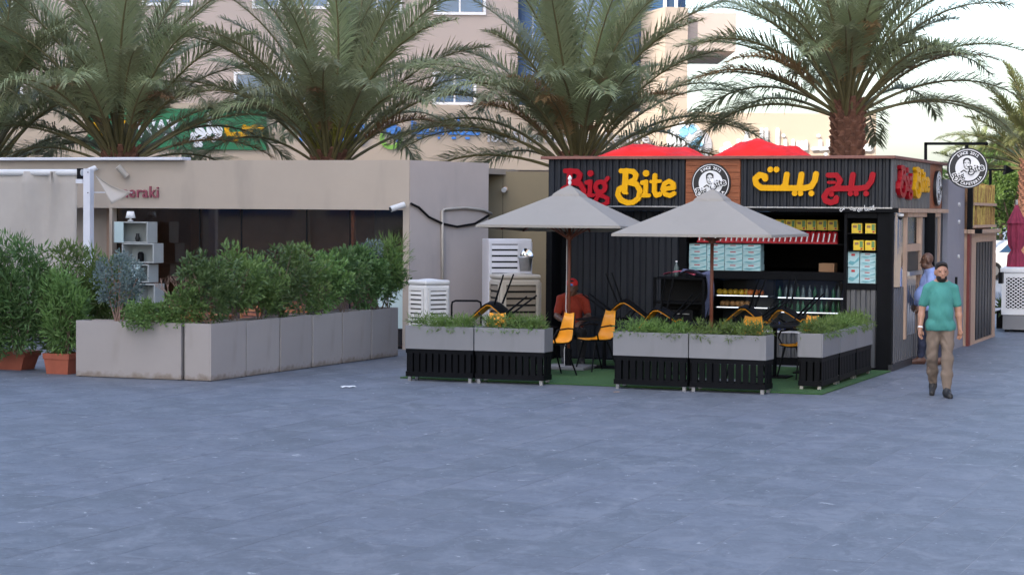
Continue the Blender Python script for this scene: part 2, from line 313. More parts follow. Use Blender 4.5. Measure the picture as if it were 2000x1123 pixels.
def arabic(word, r=.09):
    """joined Arabic letters drawn right to left as strokes; unit = height of an alef"""
    x = 0.; S = []; dot = lambda a, b: S.append(([(a, b)], r*1.05))
    for ch in word:
        if ch == ' ': x -= .35
        elif ch == 'A': S.append(([(x,0),(x,1)], r)); x -= .26                       # alef
        elif ch in 'byntY':                                                           # toothed letters
            S.append(([(x,.42),(x,.04),(x-.42,0)], r))
            for a, b in {'b': [(-.12,-.28)], 'y': [(-.04,-.28),(-.26,-.28)], 'n': [(-.1,.68)], 't': [(-.0,.68),(-.22,.68)], 'Y': []}[ch]: dot(x+a, b)
            x -= .42
        elif ch == 's': S.append(([(x,.38),(x,0),(x-.22,0),(x-.22,.34),(x-.22,0),(x-.44,0),(x-.44,.34),(x-.44,0),(x-.72,0)], r*.9)); x -= .72
        elif ch == 'S': S.append(([(x,0)]+arc(x-.38,.2,.34,-20,180,9,.22)+[(x-.72,.0),(x,0)], r)); S.append(([(x-.7,.0),(x-.78,.32),(x-.8,0),(x-1.0,0)], r)); x -= 1.0
        elif ch == 'T': S.append(([(x,0)]+arc(x-.38,.2,.34,-20,180,9,.22)+[(x-.72,0),(x,0)], r)); S.append(([(x-.55,0),(x-.5,1)], r)); S.append(([(x-.7,0),(x-.95,0)], r)); x -= .95
        elif ch == 'd': S.append(([(x,0),(x-.12,0),(x-.1,.3),(x-.25,.55),(x-.1,.3),(x-.12,0),(x-.38,0)], r)); x -= .62
        elif ch == 'l': S.append(([(x,1),(x,.04),(x-.3,0)], r)); x -= .3
        elif ch == 'r': S.append(([(x,.3),(x-.06,-.05),(x-.3,-.3)], r)); x -= .42
        elif ch == 'z': S.append(([(x,.3),(x-.06,-.05),(x-.3,-.3)], r)); dot(x-.05, .58); x -= .42
        elif ch == 'w': S.append((arc(x-.16,.18,.15,0,360,10), r)); S.append(([(x-.02,.15),(x-.06,-.1),(x-.35,-.32)], r)); x -= .55
        elif ch == 'k': S.append(([(x-.3,1),(x-.62,.72),(x,.35),(x,.03),(x-.5,0)], r)); x -= .5
        elif ch == 'm': S.append((arc(x-.14,.1,.13,0,360,10), r)); S.append(([(x-.05,0),(x-.42,0)], r)); x -= .42
        elif ch == 'f': S.append((arc(x-.14,.28,.14,0,360,10), r)); S.append(([(x,.2),(x-.05,.02),(x-.4,0)], r)); dot(x-.14, .7); x -= .4
        elif ch == 'E': S.append(([(x-.05,.5),(x-.3,.5),(x-.34,.28),(x-.05,.12)], r)); S.append((arc(x-.12,-.2,.3,80,300,8), r)); x -= .5
        elif ch == 'Q': S.append((arc(x-.16,.15,.15,0,360,10), r)); dot(x-.06,.55); dot(x-.27,.55); x -= .48     # round final teh
        elif ch == 'N': S.append((arc(x-.3,.12,.3,0,-180,9), r)); dot(x-.3,.35); x -= .75
        elif ch == 'P': S.append(([(x,.42),(x,.02),(x-.75,0),(x-.85,.15),(x-.84,.38)], r)); dot(x-.4,-.28) ; x -= 1.05      # final beh
        elif ch == 'C': S.append(([(x,.42),(x,.02),(x-.75,0),(x-.85,.15),(x-.84,.38)], r)); dot(x-.3,.6); dot(x-.52,.6); x -= 1.05   # final teh
        elif ch == 'I': S.append(([(x,0),(x-.1,.25),(x-.3,.22),(x-.2,.02),(x-.5,-.05),(x-.55,-.3),(x-.2,-.36),(x+.05,-.2)], r)); dot(x-.15,-.6); dot(x-.38,-.6); x -= .75   # final yeh
        elif ch == '-': S.append(([(x-.1,.3),(x-.4,.3)], r)); x -= .6
    return S, -x
FONT_CACHE = {}
def text_mb(txt, size, depth, mapf, spacing=1.0, bold=0.0, align='LEFT'):
    cu = bpy.data.curves.new('t', 'FONT'); cu.body = txt; cu.size = size; cu.space_character = spacing; cu.offset = bold; cu.align_x = align; cu.resolution_u = 3; cu.extrude = depth/2
    o = bpy.data.objects.new('t', cu); COL.objects.link(o); bpy.context.view_layer.update()
    me = bpy.data.meshes.new_from_object(o); mb = MB()
    mb.v = [mapf(v.co.x, v.co.y, v.co.z + depth/2) for v in me.vertices]; mb.f = [tuple(p.vertices) for p in me.polygons]
    bpy.data.objects.remove(o); bpy.data.curves.remove(cu); bpy.data.meshes.remove(me); return mb

def split_letters(mb):
    par = list(range(len(mb.v)))
    def fd_(i):
        while par[i] != i: par[i] = par[par[i]]; i = par[i]
        return i
    for f in mb.f:
        for i in f[1:]: par[fd_(i)] = fd_(f[0])
    comp = {}
    for i in range(len(mb.v)): comp.setdefault(fd_(i), []).append(i)
    iv = sorted([[min(mb.v[i][0] for i in c), max(mb.v[i][0] for i in c), set([r_])] for r_, c in comp.items()], key=lambda q: q[0]); out = []
    for a in iv:
        if out and min(a[1], out[-1][1]) - a[0] > .5*(a[1]-a[0]): out[-1][1] = max(out[-1][1], a[1]); out[-1][2] |= a[2]
        else: out.append(a)
    res = []
    for a in out:
        m = MB(); mp = {}
        for f in mb.f:
            if fd_(f[0]) in a[2]:
                for i in f:
                    if i not in mp: mp[i] = len(m.v); m.v.append(mb.v[i])
                m.f.append(tuple(mp[i] for i in f))
        res.append(m)
    return res

# ------------------------------------------------------------------ ground and paving
gr = MB().grid([[(x, y, -.014) for y in (-400, -60, 0, 80, 900)] for x in (-700, -60, 60, 700)]).build('ground', M['tile'], kind='structure')
pv = MB().box((-16,9,-.012), (18,58,-.0015)).build('paving', M['grout'], kind='structure')
TW, TL, GP = .60, 1.20, .006
tme = MB().prism([(-TW/2+GP/2,-TL/2+GP/2),(TW/2-GP/2,-TL/2+GP/2),(TW/2-GP/2,TL/2-GP/2),(-TW/2+GP/2,TL/2-GP/2)], -.008, 0).mesh('tile'); tme.materials.append(M['tile'])
cand = []
TG = R(21.3); UT = Vector((math.cos(TG), -math.sin(TG), 0)); VT = Vector((math.sin(TG), math.cos(TG), 0)); T0 = Vector((1.67, 14.0, 0))
for i in range(-60, 60):
    for j in range(-20, 60):
        c = T0 + UT*((i+.5)*TW) + VT*(j*TL + (i % 2)*TL/2)
        if 11 < c.y < 50 and abs(c.x) < .27*c.y+1.2 and c.x > -14 and c.x < 16:
            cand.append((c.y + (0 if abs(c.x) < .245*c.y and c.y > 13.2 else 100), c.x, c.y))
cand.sort(); rest = MB()
for k, (_, x, y) in enumerate(cand):
    dz = random.uniform(-.0006, .0006)
    if k < 300:
        o = bpy.data.objects.new('tile', tme); COL.objects.link(o); o.parent = pv; o.location = (x, y, dz); o.rotation_euler.z = -TG
    else:
        q = [Vector((x,y,dz)) + UT*a*(TW-GP)/2 + VT*b*(TL-GP)/2 for a, b in ((-1,-1),(1,-1),(1,1),(-1,1))]; rest.add(q, [(0,1,2,3)])
rest.build('tile_field', M['tile'], pv, kind='stuff')
turf = MB(); 
_q = [Vector((-1.55,29.9,0)), Vector((4.0,27.62,0)), Vector((5.62,31.78,0)), Vector((0.3,34.2,0))]
turf.add([p + Vector((0,0,.003)) for p in _q] + [p + Vector((0,0,.018)) for p in _q], [(4,5,6,7),(0,1,5,4),(1,2,6,5),(2,3,7,6),(3,0,4,7)])
tag(turf.build('turf_mat', M['turf']), 'green artificial turf mat under the cafe seating', 'turf mat')

# ------------------------------------------------------------------ food kiosk
B0 = Vector((5.60, 31.85, 0)); KW, KD = 5.42, 4.8; A0 = B0 - U*KW
kiosk = thing('food_kiosk', 'dark corrugated food kiosk with red and yellow lettering and round emblem', 'kiosk', A0, -TH)
def KF(px, py, yl=0): p = onplane(px, py, A0 + V*yl, V); return (p - A0).dot(U), p.z
def KS(px, py, xo=0): p = onplane(px, py, B0 + U*xo, U); return (p - B0).dot(V), p.z
zt, zb, zf, zm = KF(1400,305)[1], KF(1400,311)[1], KF(1400,404)[1], KF(1400,413)[1]
def corr(a0, a1, z0, z1, d, pitch, axis='x', at=0., sgn=-1):
    P = []; n = max(1, round((a1-a0)/pitch)); p = (a1-a0)/n
    for k in range(n):
        for f, h in ((0,0),(.32,0),(.46,1),(.86,1)): P.append((a0+(k+f)*p, at+sgn*d*h))
    P.append((a1, at)); mb = MB()
    mk = (lambda a, b, z: (a, b, z)) if axis == 'x' else (lambda a, b, z: (b, a, z))
    mb.grid([[mk(a, b, z0) for a, b in P], [mk(a, b, z1) for a, b in P]]); return mb
xw0, xw1 = KF(1338,350)[0], KF(1446,350)[0]
MB().box((.02,.06,zf+.005),(KW-.02,KD-.04,zb)).build('roof_box', M['blackm'], kiosk)
fl = corr(.03, xw0, zf, zb-.002, .03, .105, at=.045).build('fascia_panel', M['navy'], kiosk)
fr = corr(xw1, KW-.03, zf, zb-.002, .03, .105, at=.045).build('fascia_panel', M['navy'], kiosk)
wp = MB().box((xw0+.005,.02,zf),(xw1-.005,.058,zb-.004)).build('wood_backing', M['wood'], kiosk)
nb_ = 7
for k in range(nb_):
    h = (zb-zf)/nb_
    MB().box((xw0+.01,.004,zf+k*h+.004),(xw1-.01,.019,zf+(k+1)*h-.004)).build('plank', M['wood'], wp, bevel=.003)
ys1, ys2 = KS(1815,350)[0], KS(1838,350)[0]
fs = corr(.03, ys1, zf, zb-.002, .035, .13, axis='y', at=KW-.02, sgn=1).build('side_fascia_panel', M['steelgrey'], kiosk)
MB().box((KW-.03,ys1+.01,zf),(KW+.012,min(ys2,KD)-.01,zb-.004)).build('side_wood_panel', M['wood'], kiosk)
t_ = MB()
t_.box((-.07,-.07,zb),(KW+.07,.08,zt)); t_.box((KW-.08,.082,zb),(KW+.07,KD+.05,zt)); t_.box((-.07,.082,zb),(.08,KD+.05,zt)); t_.box((.082,KD-.1,zb),(KW-.082,KD+.05,zt))
t_.build('roof_trim', M['trim'], kiosk, bevel=.006)
MB().box((.06,.06,zb+.002),(KW-.06,KD-.06,zb+.02)).build('roof', M['charcoal'], kiosk)
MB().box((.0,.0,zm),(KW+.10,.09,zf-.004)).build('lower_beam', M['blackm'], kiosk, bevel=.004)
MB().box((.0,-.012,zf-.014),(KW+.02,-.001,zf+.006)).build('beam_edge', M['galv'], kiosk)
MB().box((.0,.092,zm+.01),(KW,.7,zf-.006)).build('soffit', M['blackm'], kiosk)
MB().box((KW-.02,.2,zm),(KW+.10,KD-.1,zf-.006)).build('side_beam', M['woodp'], kiosk, bevel=.004)
# emblem: round board with a lettered ring
def emblem(parent, c, r, ax, ay, n, double=False, drop=1.0):
    c, ax, ay, n = Vector(c), Vector(ax), Vector(ay), Vector(n)
    def disc(r0, r1, h0, h1, name, m, par, seg=40):
        mb = MB(); vs_ = []
        for h in (h0, h1):
            for rr in (r1, r0): vs_ += [c + ax*(rr*math.cos(2*math.pi*k/seg)) + ay*(rr*math.sin(2*math.pi*k/seg)) + n*h for k in range(seg)]
        fs_ = []
        for k in range(seg):
            k2 = (k+1) % seg
            fs_ += [(k, k2, 2*seg+k2, 2*seg+k)]
            if r0 > 0: fs_ += [(2*seg+k, 2*seg+k2, 3*seg+k2, 3*seg+k), (seg+k, 3*seg+k, 3*seg+k2, seg+k2), (k, seg+k, seg+k2, k2)]
        if r0 == 0: fs_ += [tuple(range(2*seg, 3*seg)), tuple(reversed(range(seg)))]
        mb.add(vs_, fs_); return mb.build(name, m, par)
    bd = disc(0, r, 0, .05, 'emblem_board', M['black'], parent)
    disc(r*.90, r*.935, .051, .055, 'ring', M['white'], bd)
    disc(0, r*.62, .051, .055, 'emblem_field', M['white'], bd)
    def mp(h0): return lambda a, b, h: tuple(c + ax*(a*r) + ay*(b*r) + n*(h0+h))
    ink = []
    for sx in (1,): 
        ink += [(arc(-.05,.34,.155,8,172,10,.13),.045), ([(-.21,.38),(-.215,.24)],.028), ([(.11,.38),(.115,.24)],.028), ([(-.205,.22),(-.18,.06),(-.12,-.02),(-.05,-.05),(.03,-.02),(.08,.06),(.105,.22)],.018),
                ([(-.16,.27),(-.09,.28)],.014), ([(-.01,.28),(.06,.27)],.014), ([(-.125,.225)],.014), ([(.025,.225)],.014), ([(-.05,.22),(-.06,.14),(-.03,.135)],.009), ([(-.11,.09),(-.05,.10),(.01,.09)],.018),
                ([(-.34,-.2),(-.2,-.1),(-.06,-.2),(.08,-.1),(.2,-.18)],.03)]
    glyph(ink, .004, .018, mp(.0556)).build('emblem_drawing', M['black'], bd)
    def script(word, ox, oy, sc, rot):
        S = []
        x = 0
        for ch in word:
            for pts, rr in LAT[ch]:
                q = [((x+a)*sc, b*sc) for a, b in pts]; q = [(ox+a*math.cos(rot)-b*math.sin(rot), oy+a*math.sin(rot)+b*math.cos(rot)) for a, b in q]
                S.append((q, [z*sc for z in rr] if isinstance(rr, list) else rr*sc))
            x += {'B': .98, 'i': .32, 'g': .62, 't': .42, 'e': .55}[ch]
        return S
    sb = script('Big', -.70, -.60, .30, .26) + script('Bite', .02, -.28, .36, .26)
    glyph([(p, [z+.035 for z in rr] if isinstance(rr, list) else rr+.035) for p, rr in sb], .006, .016, mp(.0602)).build('script_outline', M['white'], bd)
    glyph([(p, [z*.8 for z in rr] if isinstance(rr, list) else rr*.8) for p, rr in sb], .004, .012, mp(.0668)).build('script', M['black'], bd)
    for txt, a0, da, up in (('SINCE 2012', 128, -8.4, True), ('CAFETERIA', -112, 9.5, False)):
        for k, ch in enumerate(txt):
            a = R(a0+da*k); rr = .70 if up else .83; ca = a - math.pi/2 if up else a + math.pi/2
            if ch == ' ': continue
            def mf(x, y, h, a=a, rr=rr, ca=ca):
                X = rr*math.cos(a) + x*math.cos(ca) - y*math.sin(ca); Y = rr*math.sin(a) + x*math.sin(ca) + y*math.cos(ca)
                return tuple(c + ax*(X*r) + ay*(Y*r) + n*(.051+h))
            text_mb(ch, .19, .004, mf, bold=.006, align='CENTER').build('letter', M['white'], bd)
    return bd
xe, ze = KF(1390,358); emblem(kiosk, (xe,-.002,ze), .305, (1,0,0), (0,0,1), (0,-1,0))
ye, ze2 = KS(1827,368); emblem(kiosk, (KW+.014,(ys1+min(ys2,KD))/2,ze2), .29, (0,1,0), (0,0,1), (1,0,0))
# big letters
xs, zs = KF(1105,383); sc_ = .42
for ch, x, yel in BIGBITE:
    m_ = M['yel_l'] if yel else M['red_l']; ox = (x*.98-.11 if not yel else (x-2.35)*.96+2.06)
    base = .0 if not yel else -.01
    dz = .0
    mf = lambda a, b, h, ox=ox: (xs + (a+ox)*sc_, -.0-h-.002, zs-.01 + b*sc_)
    glyph(LAT[ch], .05, .022, mf).build('letter', m_, fl)
s6 = 1/ (2000/420*4200/32.3); ox_, oz_ = KF(1440,290)
x1_, _ = KF(1860,290); s6 = (x1_-ox_)/2000
for S, m_ in ((AR_BEIT, M['yel_l']), (AR_BIG, M['red_l'])):
    mf = lambda a, b, h: (ox_+a, -.002-h, oz_+b)
    body = [x for x in S if len(x[0]) > 1]; dots = [x for x in S if len(x[0]) == 1]
    sS = lambda Q: [([(a*s6, b*s6) for a, b in p], r*s6) for p, r in Q]
    glyph(sS(body), .05, .009, mf).build('letter', m_, fr)
    for d_ in dots: glyph(sS([d_]), .05, .009, mf).build('letter_dot', m_, fr)
y0s, z0s = KS(1753,372)
for ch, x, yel in BIGBITE:
    mf = lambda a, b, h, x=x: (KW+.008+h, .35 + (a+x)*.56, z0s-.0 + b*.36)
    glyph(LAT[ch], .07, .03, mf).build('letter', M['yel_l'] if yel else M['red_l'], fs)
S, wd = arabic('kAftyryA byE byC - frE', .08); x9, z9 = KF(1709,411); x8, _ = KF(1640,411); k9 = (x9-x8)/wd
glyph([([(a*k9, b*k9*1.1) for a, b in p], r*k9) for p, r in S], .004, .0035, lambda a, b, h: (x9+a, -.001-h, z9+.01+b)).build('small_lettering', M['white'], kiosk)
# walls
RY = .55
xl, xr = KF(1332,600,RY)[0], KF(1647,600,.06)[0]
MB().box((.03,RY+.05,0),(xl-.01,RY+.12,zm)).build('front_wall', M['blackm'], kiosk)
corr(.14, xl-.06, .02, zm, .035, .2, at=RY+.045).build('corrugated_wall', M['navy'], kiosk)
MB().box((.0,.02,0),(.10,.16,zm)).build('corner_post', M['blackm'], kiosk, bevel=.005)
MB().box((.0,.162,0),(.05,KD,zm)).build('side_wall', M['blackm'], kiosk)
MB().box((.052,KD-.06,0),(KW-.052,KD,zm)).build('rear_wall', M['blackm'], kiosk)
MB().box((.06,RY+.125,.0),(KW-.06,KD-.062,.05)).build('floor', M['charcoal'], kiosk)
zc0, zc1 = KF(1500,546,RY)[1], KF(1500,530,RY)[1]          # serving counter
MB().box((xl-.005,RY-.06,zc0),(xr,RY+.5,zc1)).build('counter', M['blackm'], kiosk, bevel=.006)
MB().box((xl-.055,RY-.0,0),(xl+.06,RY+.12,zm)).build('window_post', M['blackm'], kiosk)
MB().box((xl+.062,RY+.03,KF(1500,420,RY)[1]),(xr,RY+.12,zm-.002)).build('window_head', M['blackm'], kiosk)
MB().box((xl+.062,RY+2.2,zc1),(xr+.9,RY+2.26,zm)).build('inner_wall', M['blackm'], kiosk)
zsh1, zsh2, zsh3 = KF(1500,449,RY)[1], KF(1500,475.5,RY)[1], KF(1500,528,RY)[1]
MB().box((xl+.062,RY+.02,zsh1-.012),(xr-.002,RY+.34,zsh1)).build('shelf', M['blackm'], kiosk)
MB().box((xl+.062,RY+.02,zsh2-.012),(xr-.002,RY+.34,zsh2)).build('shelf', M['blackm'], kiosk)
zr0, zr1, zr2 = KF(1680,566,.06)[1], KF(1680,554,.06)[1], KF(1680,430,.06)[1]
xn0, xn1 = KF(1654,500,.06)[0], KF(1713,500,.06)[0]
MB().box((xr,.06,0),(xn0-.003,.65,zm-.002)).build('pier', M['blackm'], kiosk)
MB().box((xn1,.06,0),(KW-.02,.5,zm-.002)).build('corner_pier', M['blackm'], kiosk, bevel=.005)
MB().box((xn0,.06,zr0),(xn1-.003,.5,zr1)).build('niche_sill', M['blackm'], kiosk)
MB().box((xn0,.06,zr2+.03),(xn1-.003,.5,zm-.004)).build('niche_head', M['blackm'], kiosk)
MB().box((xn0,.42,zr1),(xn1-.003,.5,zr2+.028)).build('niche_back', M['blackm'], kiosk)
zn = [KF(1680,y,.15)[1] for y in (456,489)]
for z in zn: MB().box((xn0,.09,z-.012),(xn1-.003,.42,z)).build('shelf', M['blackm'], kiosk)
corr(xn0, xn1-.003, .04, zr0-.002, .03, .13, at=.10).build('corrugated_wall', M['steelgrey'], kiosk)
MB().box((xn0,.12,.0),(xn1-.003,.4,zr0-.003)).build('plinth', M['blackm'], kiosk)
corr(xl+.07, xr-.003, .12, .50, .03, .13, at=RY+.05).build('corrugated_wall', M['steelgrey'], kiosk)
MB().box((xl+.07,RY+.055,.0),(xr-.003,RY+.12,.5)).build('plinth', M['blackm'], kiosk)
# right-hand side of the kiosk: steel corner, framed service hatch, ribbed cladding
MB().box((KW-.018,.02,0),(KW+.03,.14,zm-.003)).build('corner_post', M['blackm'], kiosk)
ya, yb_ = KS(1742,500)[0], KS(1762,500)[0]
pts = [(KW-.01+.06*math.sin(math.pi*k/8)+.02, .15+(max(yb_,.6)-.15)*k/8) for k in range(9)]
MB().grid([[(x,y,KS(1750,560)[1]) for x, y in pts],[(x,y,zm-.003) for x, y in pts]]).build('steel_cladding', M['chrome'], kiosk, smooth=True)
Y = lambda px: KS(px,520)[0]
Z = lambda py: KS(1785,py)[1]
MB().box((KW-.06,.15,0),(KW-.012,KD,zm-.005)).build('side_wall', M['charcoal'], kiosk)
corr(.16, Y(1828), .10, KS(1750,562)[1], .04, .17, axis='y', at=KW-.008, sgn=1).build('side_cladding', M['steelgrey'], kiosk)
yA, yB, yC = Y(1763), Y(1791), Y(1828)
for nm, a, b, z0, z1, m_, p in (('hatch_frame', yA, yC, Z(424), Z(413), 'woodp', .07), ('hatch_frame', yC-.12, yC, .1, Z(425), 'woodp', .068), ('hatch_frame', yB-.05, yB+.07, Z(655), Z(425), 'woodp', .066),
                          ('hatch_frame', yA-.06, yA+.04, Z(655), Z(425), 'woodp', .064), ('hatch_rail', yA+.04, yB-.05, Z(490), Z(476), 'woodp', .062), ('hatch_rail', yA+.04, yB-.05, Z(536), Z(528), 'galv', .10)):
    MB().box((KW-.01,a,z0),(KW+p,b,z1)).build(nm, M[m_], kiosk)
MB().box((KW+.02,yA+.04,Z(475)),(KW+.03,yB-.05,Z(425))).build('hatch_pane', M['chrome'], kiosk)
MB().box((KW+.02,yA+.04,Z(527)),(KW+.028,yB-.05,Z(491))).build('service_hatch', M['black'], kiosk)
MB().box((KW+.02,yA+.04,Z(650)),(KW+.03,yB-.05,Z(537))).build('hatch_pane', M['chrome'], kiosk)
corr(yB+.08, yC-.13, .1, Z(426), .045, .17, axis='y', at=KW+.0, sgn=1).build('ribbed_panel', M['steelgrey'], kiosk)
MB().box((KW-.01,.0,0),(KW+.05,KD,.095)).build('skirting', M['charcoal'], kiosk)
sc = thing('security_camera', 'small dome camera under the kiosk beam above polished steel', 'camera', A0+U*(KW+.10)+V*.25+Vector((0,0,zm-.02)), -TH)
MB().lathe([(.05,0),(.05,-.03),(.035,-.04)],12).build('base', M['whitep'], sc); MB().lathe([(.04,-.04),(.04,-.06),(.02,-.085),(.005,-.09)],12).build('dome', M['black'], sc, smooth=True)
# goods on the kiosk shelves
def kbox(name, label, cat, group, m_, x, y, z, dx, dy, dz, extra=None):
    o = thing(name, label, cat, A0+U*x+V*(y+random.uniform(0,.012))+Vector((0,0,z)), -TH+R(random.uniform(-2.2,2.2)), group)
    MB().box((-dx/2,0,0),(dx/2,dy,dz)).build('box', M[m_], o, bevel=.003)
    if extra: extra(o, dx, dz)
    return o
M['pack_y'] = mat('yellow_pack', (.75,.52,.03), .4, var=.2, scale=14); M['pack_g'] = mat('green_print', (.12,.25,.08), .5); M['pack_r'] = mat('red_can', (.42,.012,.02), .3, var=.3, scale=12)
M['pack_b'] = mat('pale_blue_carton', (.40,.60,.62), .6, var=.12, scale=8, rnd=.05); M['pack_t'] = mat('teal_print', (.13,.36,.40), .6, var=.2); M['card'] = mat('cardboard', (.30,.17,.09), .8, var=.1)
def pk(o, dx, dz):
    MB().box((dx*.12,-.002,dz*.3),(dx*.42,0,dz*.92)).build('print', M['pack_g'], o); MB().box((-dx*.36,-.002,dz*.55),(0,0,dz*.8)).build('print', M['card'], o); MB().box((dx*.2,-.0022,dz*.08),(dx*.4,-.0002,dz*.25)).build('print', M['pack_r'], o)
def ct(o, dx, dz):
    P = [(-dx*.48, dz*.25),(-dx*.1, dz*.12),(dx*.48, dz*.45),(dx*.48, dz*.7),(dx*.1, dz*.35),(-dx*.3,dz*.42)]
    MB().prism(P, -.002, 0, 'y').build('print', M['pack_t'], o); MB().box((-dx*.2,-.0021,dz*.72),(dx*.12,-.0001,dz*.86)).build('print', M['pack_r'], o)
xa, xb = KF(1350,440,RY)[0], KF(1635,440,RY)[0]; n = 14; stp = (xb-xa)/n
for k in range(n): kbox('tea_pack', 'yellow printed pack on the top shelf of the kiosk window', 'pack', 'yellow packs in the kiosk window', 'pack_y', xa+(k+.5)*stp, RY+.06, zsh1, stp*.93, .12, KF(1500,429,RY)[1]-zsh1, pk)
xa, xb = KF(1360,460,RY)[0], KF(1634,460,RY)[0]; n = 26; stp = (xb-xa)/n
canm = None
for k in range(n):
    o = thing('drink_can', 'red drink can with slanted white stripe in the row under the yellow packs', 'can', A0+U*(xa+(k+.5)*stp)+V*(RY+.1)+Vector((0,0,zsh2)), -TH, 'red cans in the kiosk window')
    hc = zsh1-.012-zsh2-.01
    if canm is None:
        canm = MB().lathe([(.036,0),(.043,.012),(.043,hc-.02),(.034,hc)],10).mesh('can'); canm.materials.append(M['pack_r'])
        stm = MB().grid([[(-.022+.03*t+.0*e, -.046+.006*abs(t-.5), hc*(.15+.7*t)) for t in (0,.5,1)], [(-.002+.03*t, -.046+.004*abs(t-.5), hc*(.15+.7*t)) for t in (0,.5,1)]]) if False else MB().add([(-.022,-.0445,hc*.15),(-.002,-.0445,hc*.15),(.024,-.0445,hc*.85),(.004,-.0445,hc*.85)], [(0,1,2,3)])
        stm = stm.mesh('stripe'); stm.materials.append(M['white'])
    link('can_body', canm, None, o); link('stripe', stm, None, o)
MB().box((xa,RY+.045,zsh2+.001),(xb,RY+.05,zsh2+.03)).build('shelf_edge', M['pack_r'], kiosk)
xa, xb = KF(1343,500,RY)[0], KF(1484,500,RY)[0]; n = 4; stp = (xb-xa)/n; hz = (zsh2-.016-zc1)/4
for i in range(n):
    for j in range(4): kbox('water_carton', 'pale blue printed carton in the four by four stack above the counter', 'carton', 'pale blue cartons stacked on the kiosk counter', 'pack_b', xa+(i+.5)*stp, RY+.06, zc1+.001+j*hz, stp*.97, .22, hz*.975, ct)
kbox('cardboard_box', 'tilted brown cardboard box lying on the dark kiosk counter', 'box', None, 'card', KF(1610,520,RY)[0], RY+.15, zc1+.001, .24, .2, .13).rotation_euler.y = R(0)
for zi, (zz, ps) in enumerate(((zn[0], (1673,1700)), (zn[1], (1677,1700)))):
    for p in ps: kbox('tea_pack', 'yellow printed pack in the narrow niche beside the window, %s row' % ('upper' if zi == 0 else 'lower'), 'pack', 'yellow packs in the kiosk niche', 'pack_y', KF(p,450,.15)[0], .15, zz, .155, .1, .148, pk)
hz = (KF(1690,494,.15)[1]-zr1)/5; xq = KF(1695,520,.15)[0]
for j in range(5): kbox('water_carton', 'pale blue printed carton in the flat stack at the bottom of the niche', 'carton', 'pale blue cartons stacked in the niche', 'pack_b', xq, .15, zr1+.001+j*hz, .235, .2, hz*.97, ct)
hz = (KF(1690,491,.15)[1]-zr1)/2; xq = KF(1667,520,.15)[0]
for j in range(2): kbox('water_carton', 'upright pale blue carton at the pier end of the niche', 'carton', 'upright pale blue cartons in the niche', 'pack_b', xq, .15, zr1+.001+j*hz, .17, .2, hz*.97, ct)
# chilled display under the counter
fx0, fx1 = KF(1392,600,RY)[0], xr-.03; fz0, fz1 = .50, zc0-.004
fxm = KF(1510,600,RY)[0]
fg = thing('display_fridge', 'lit glass display fridge with shelves under the kiosk counter', 'fridge', A0, -TH)
MB().box((fx0,RY+.62,fz0),(fx1,RY+.66,fz1)).build('back_panel', M['charcoal'], fg)
MB().box((fx0-.03,RY+.0,fz0),(fx0,RY+.66,fz1)).build('end_panel', M['blackm'], fg); MB().box((fx1,RY+.0,fz0),(fx1+.025,RY+.66,fz1)).build('end_panel', M['blackm'], fg)
MB().box((fxm-.012,RY+.06,fz0),(fxm+.012,RY+.6,fz1)).build('divider', M['blackm'], fg)
MB().box((fx0,RY+.02,fz0),(fx1,RY+.61,fz0+.03)).build('floor_panel', M['whitem'], fg)
MB().add([(fx0+.01,RY+.01,fz0+.03),(fx1-.01,RY+.01,fz0+.03),(fx1-.01,RY+.05,fz1-.005),(fx0+.01,RY+.05,fz1-.005)], [(0,1,2,3)]).build('front_pane', M['glass'], fg)
shz = []
for a, b, pys in ((fx0, fxm-.013, (578,601)), (fxm+.013, fx1, (580,608))):
    for py in pys:
        z = KF(1500,py,RY+.15)[1]; MB().box((a,RY+.10,z-.012),(b,RY+.55,z)).build('shelf', M['glass'], fg); MB().tube([(a+.04,RY+.095,z-.004),(b-.1,RY+.095,z-.004)], .007, 6).build('light_tube', M['tube'], fg); shz.append(z)
M['bottle_g'] = mat('green_bottle', (.03,.13,.06), .15, var=.2, rnd=.4); M['bottle_b'] = mat('blue_bottle', (.03,.06,.25), .15, var=.2, rnd=.3); M['bottle_c'] = mat('clear_bottle', (.12,.16,.16), .15, var=.2, rnd=.3)
bm = {}
for nm, hb in (('g', .17), ('b', .13), ('c', .19)):
    q = MB().lathe([(.026,0),(.03,.01),(.03,hb*.6),(.012,hb*.82),(.012,hb)],8).mesh('bottle'); q.materials.append(M['bottle_'+nm]); q.polygons.foreach_set('use_smooth',[True]*len(q.polygons)); bm[nm] = q
for row, (z, kd, lb) in enumerate(((shz[2], 'c', 'small clear bottle on the top shelf of the drinks fridge'), (shz[3], 'g', 'small green bottle on the middle shelf of the drinks fridge'), (fz0+.03, 'b', 'small blue bottle on the bottom shelf of the drinks fridge'))):
    for k in range(12):
        for d_ in range(1):
            o = link('drink_bottle', bm[kd if (row or k % 3) else 'g'], None, None, loc=A0+U*(fxm+.06+k*(fx1-fxm-.1)/11.5)+V*(RY+.17+.05*(k % 2))+Vector((0,0,z+.001))); tag(o, lb, 'bottle', 'bottles in the drinks fridge, row %d' % (row+1) if False else lb[6:])
frm = MB().lathe([(.012,0),(.04,.012),(.052,.045),(.04,.08),(.01,.095)],10).mesh('fruit'); frm.polygons.foreach_set('use_smooth',[True]*len(frm.polygons))
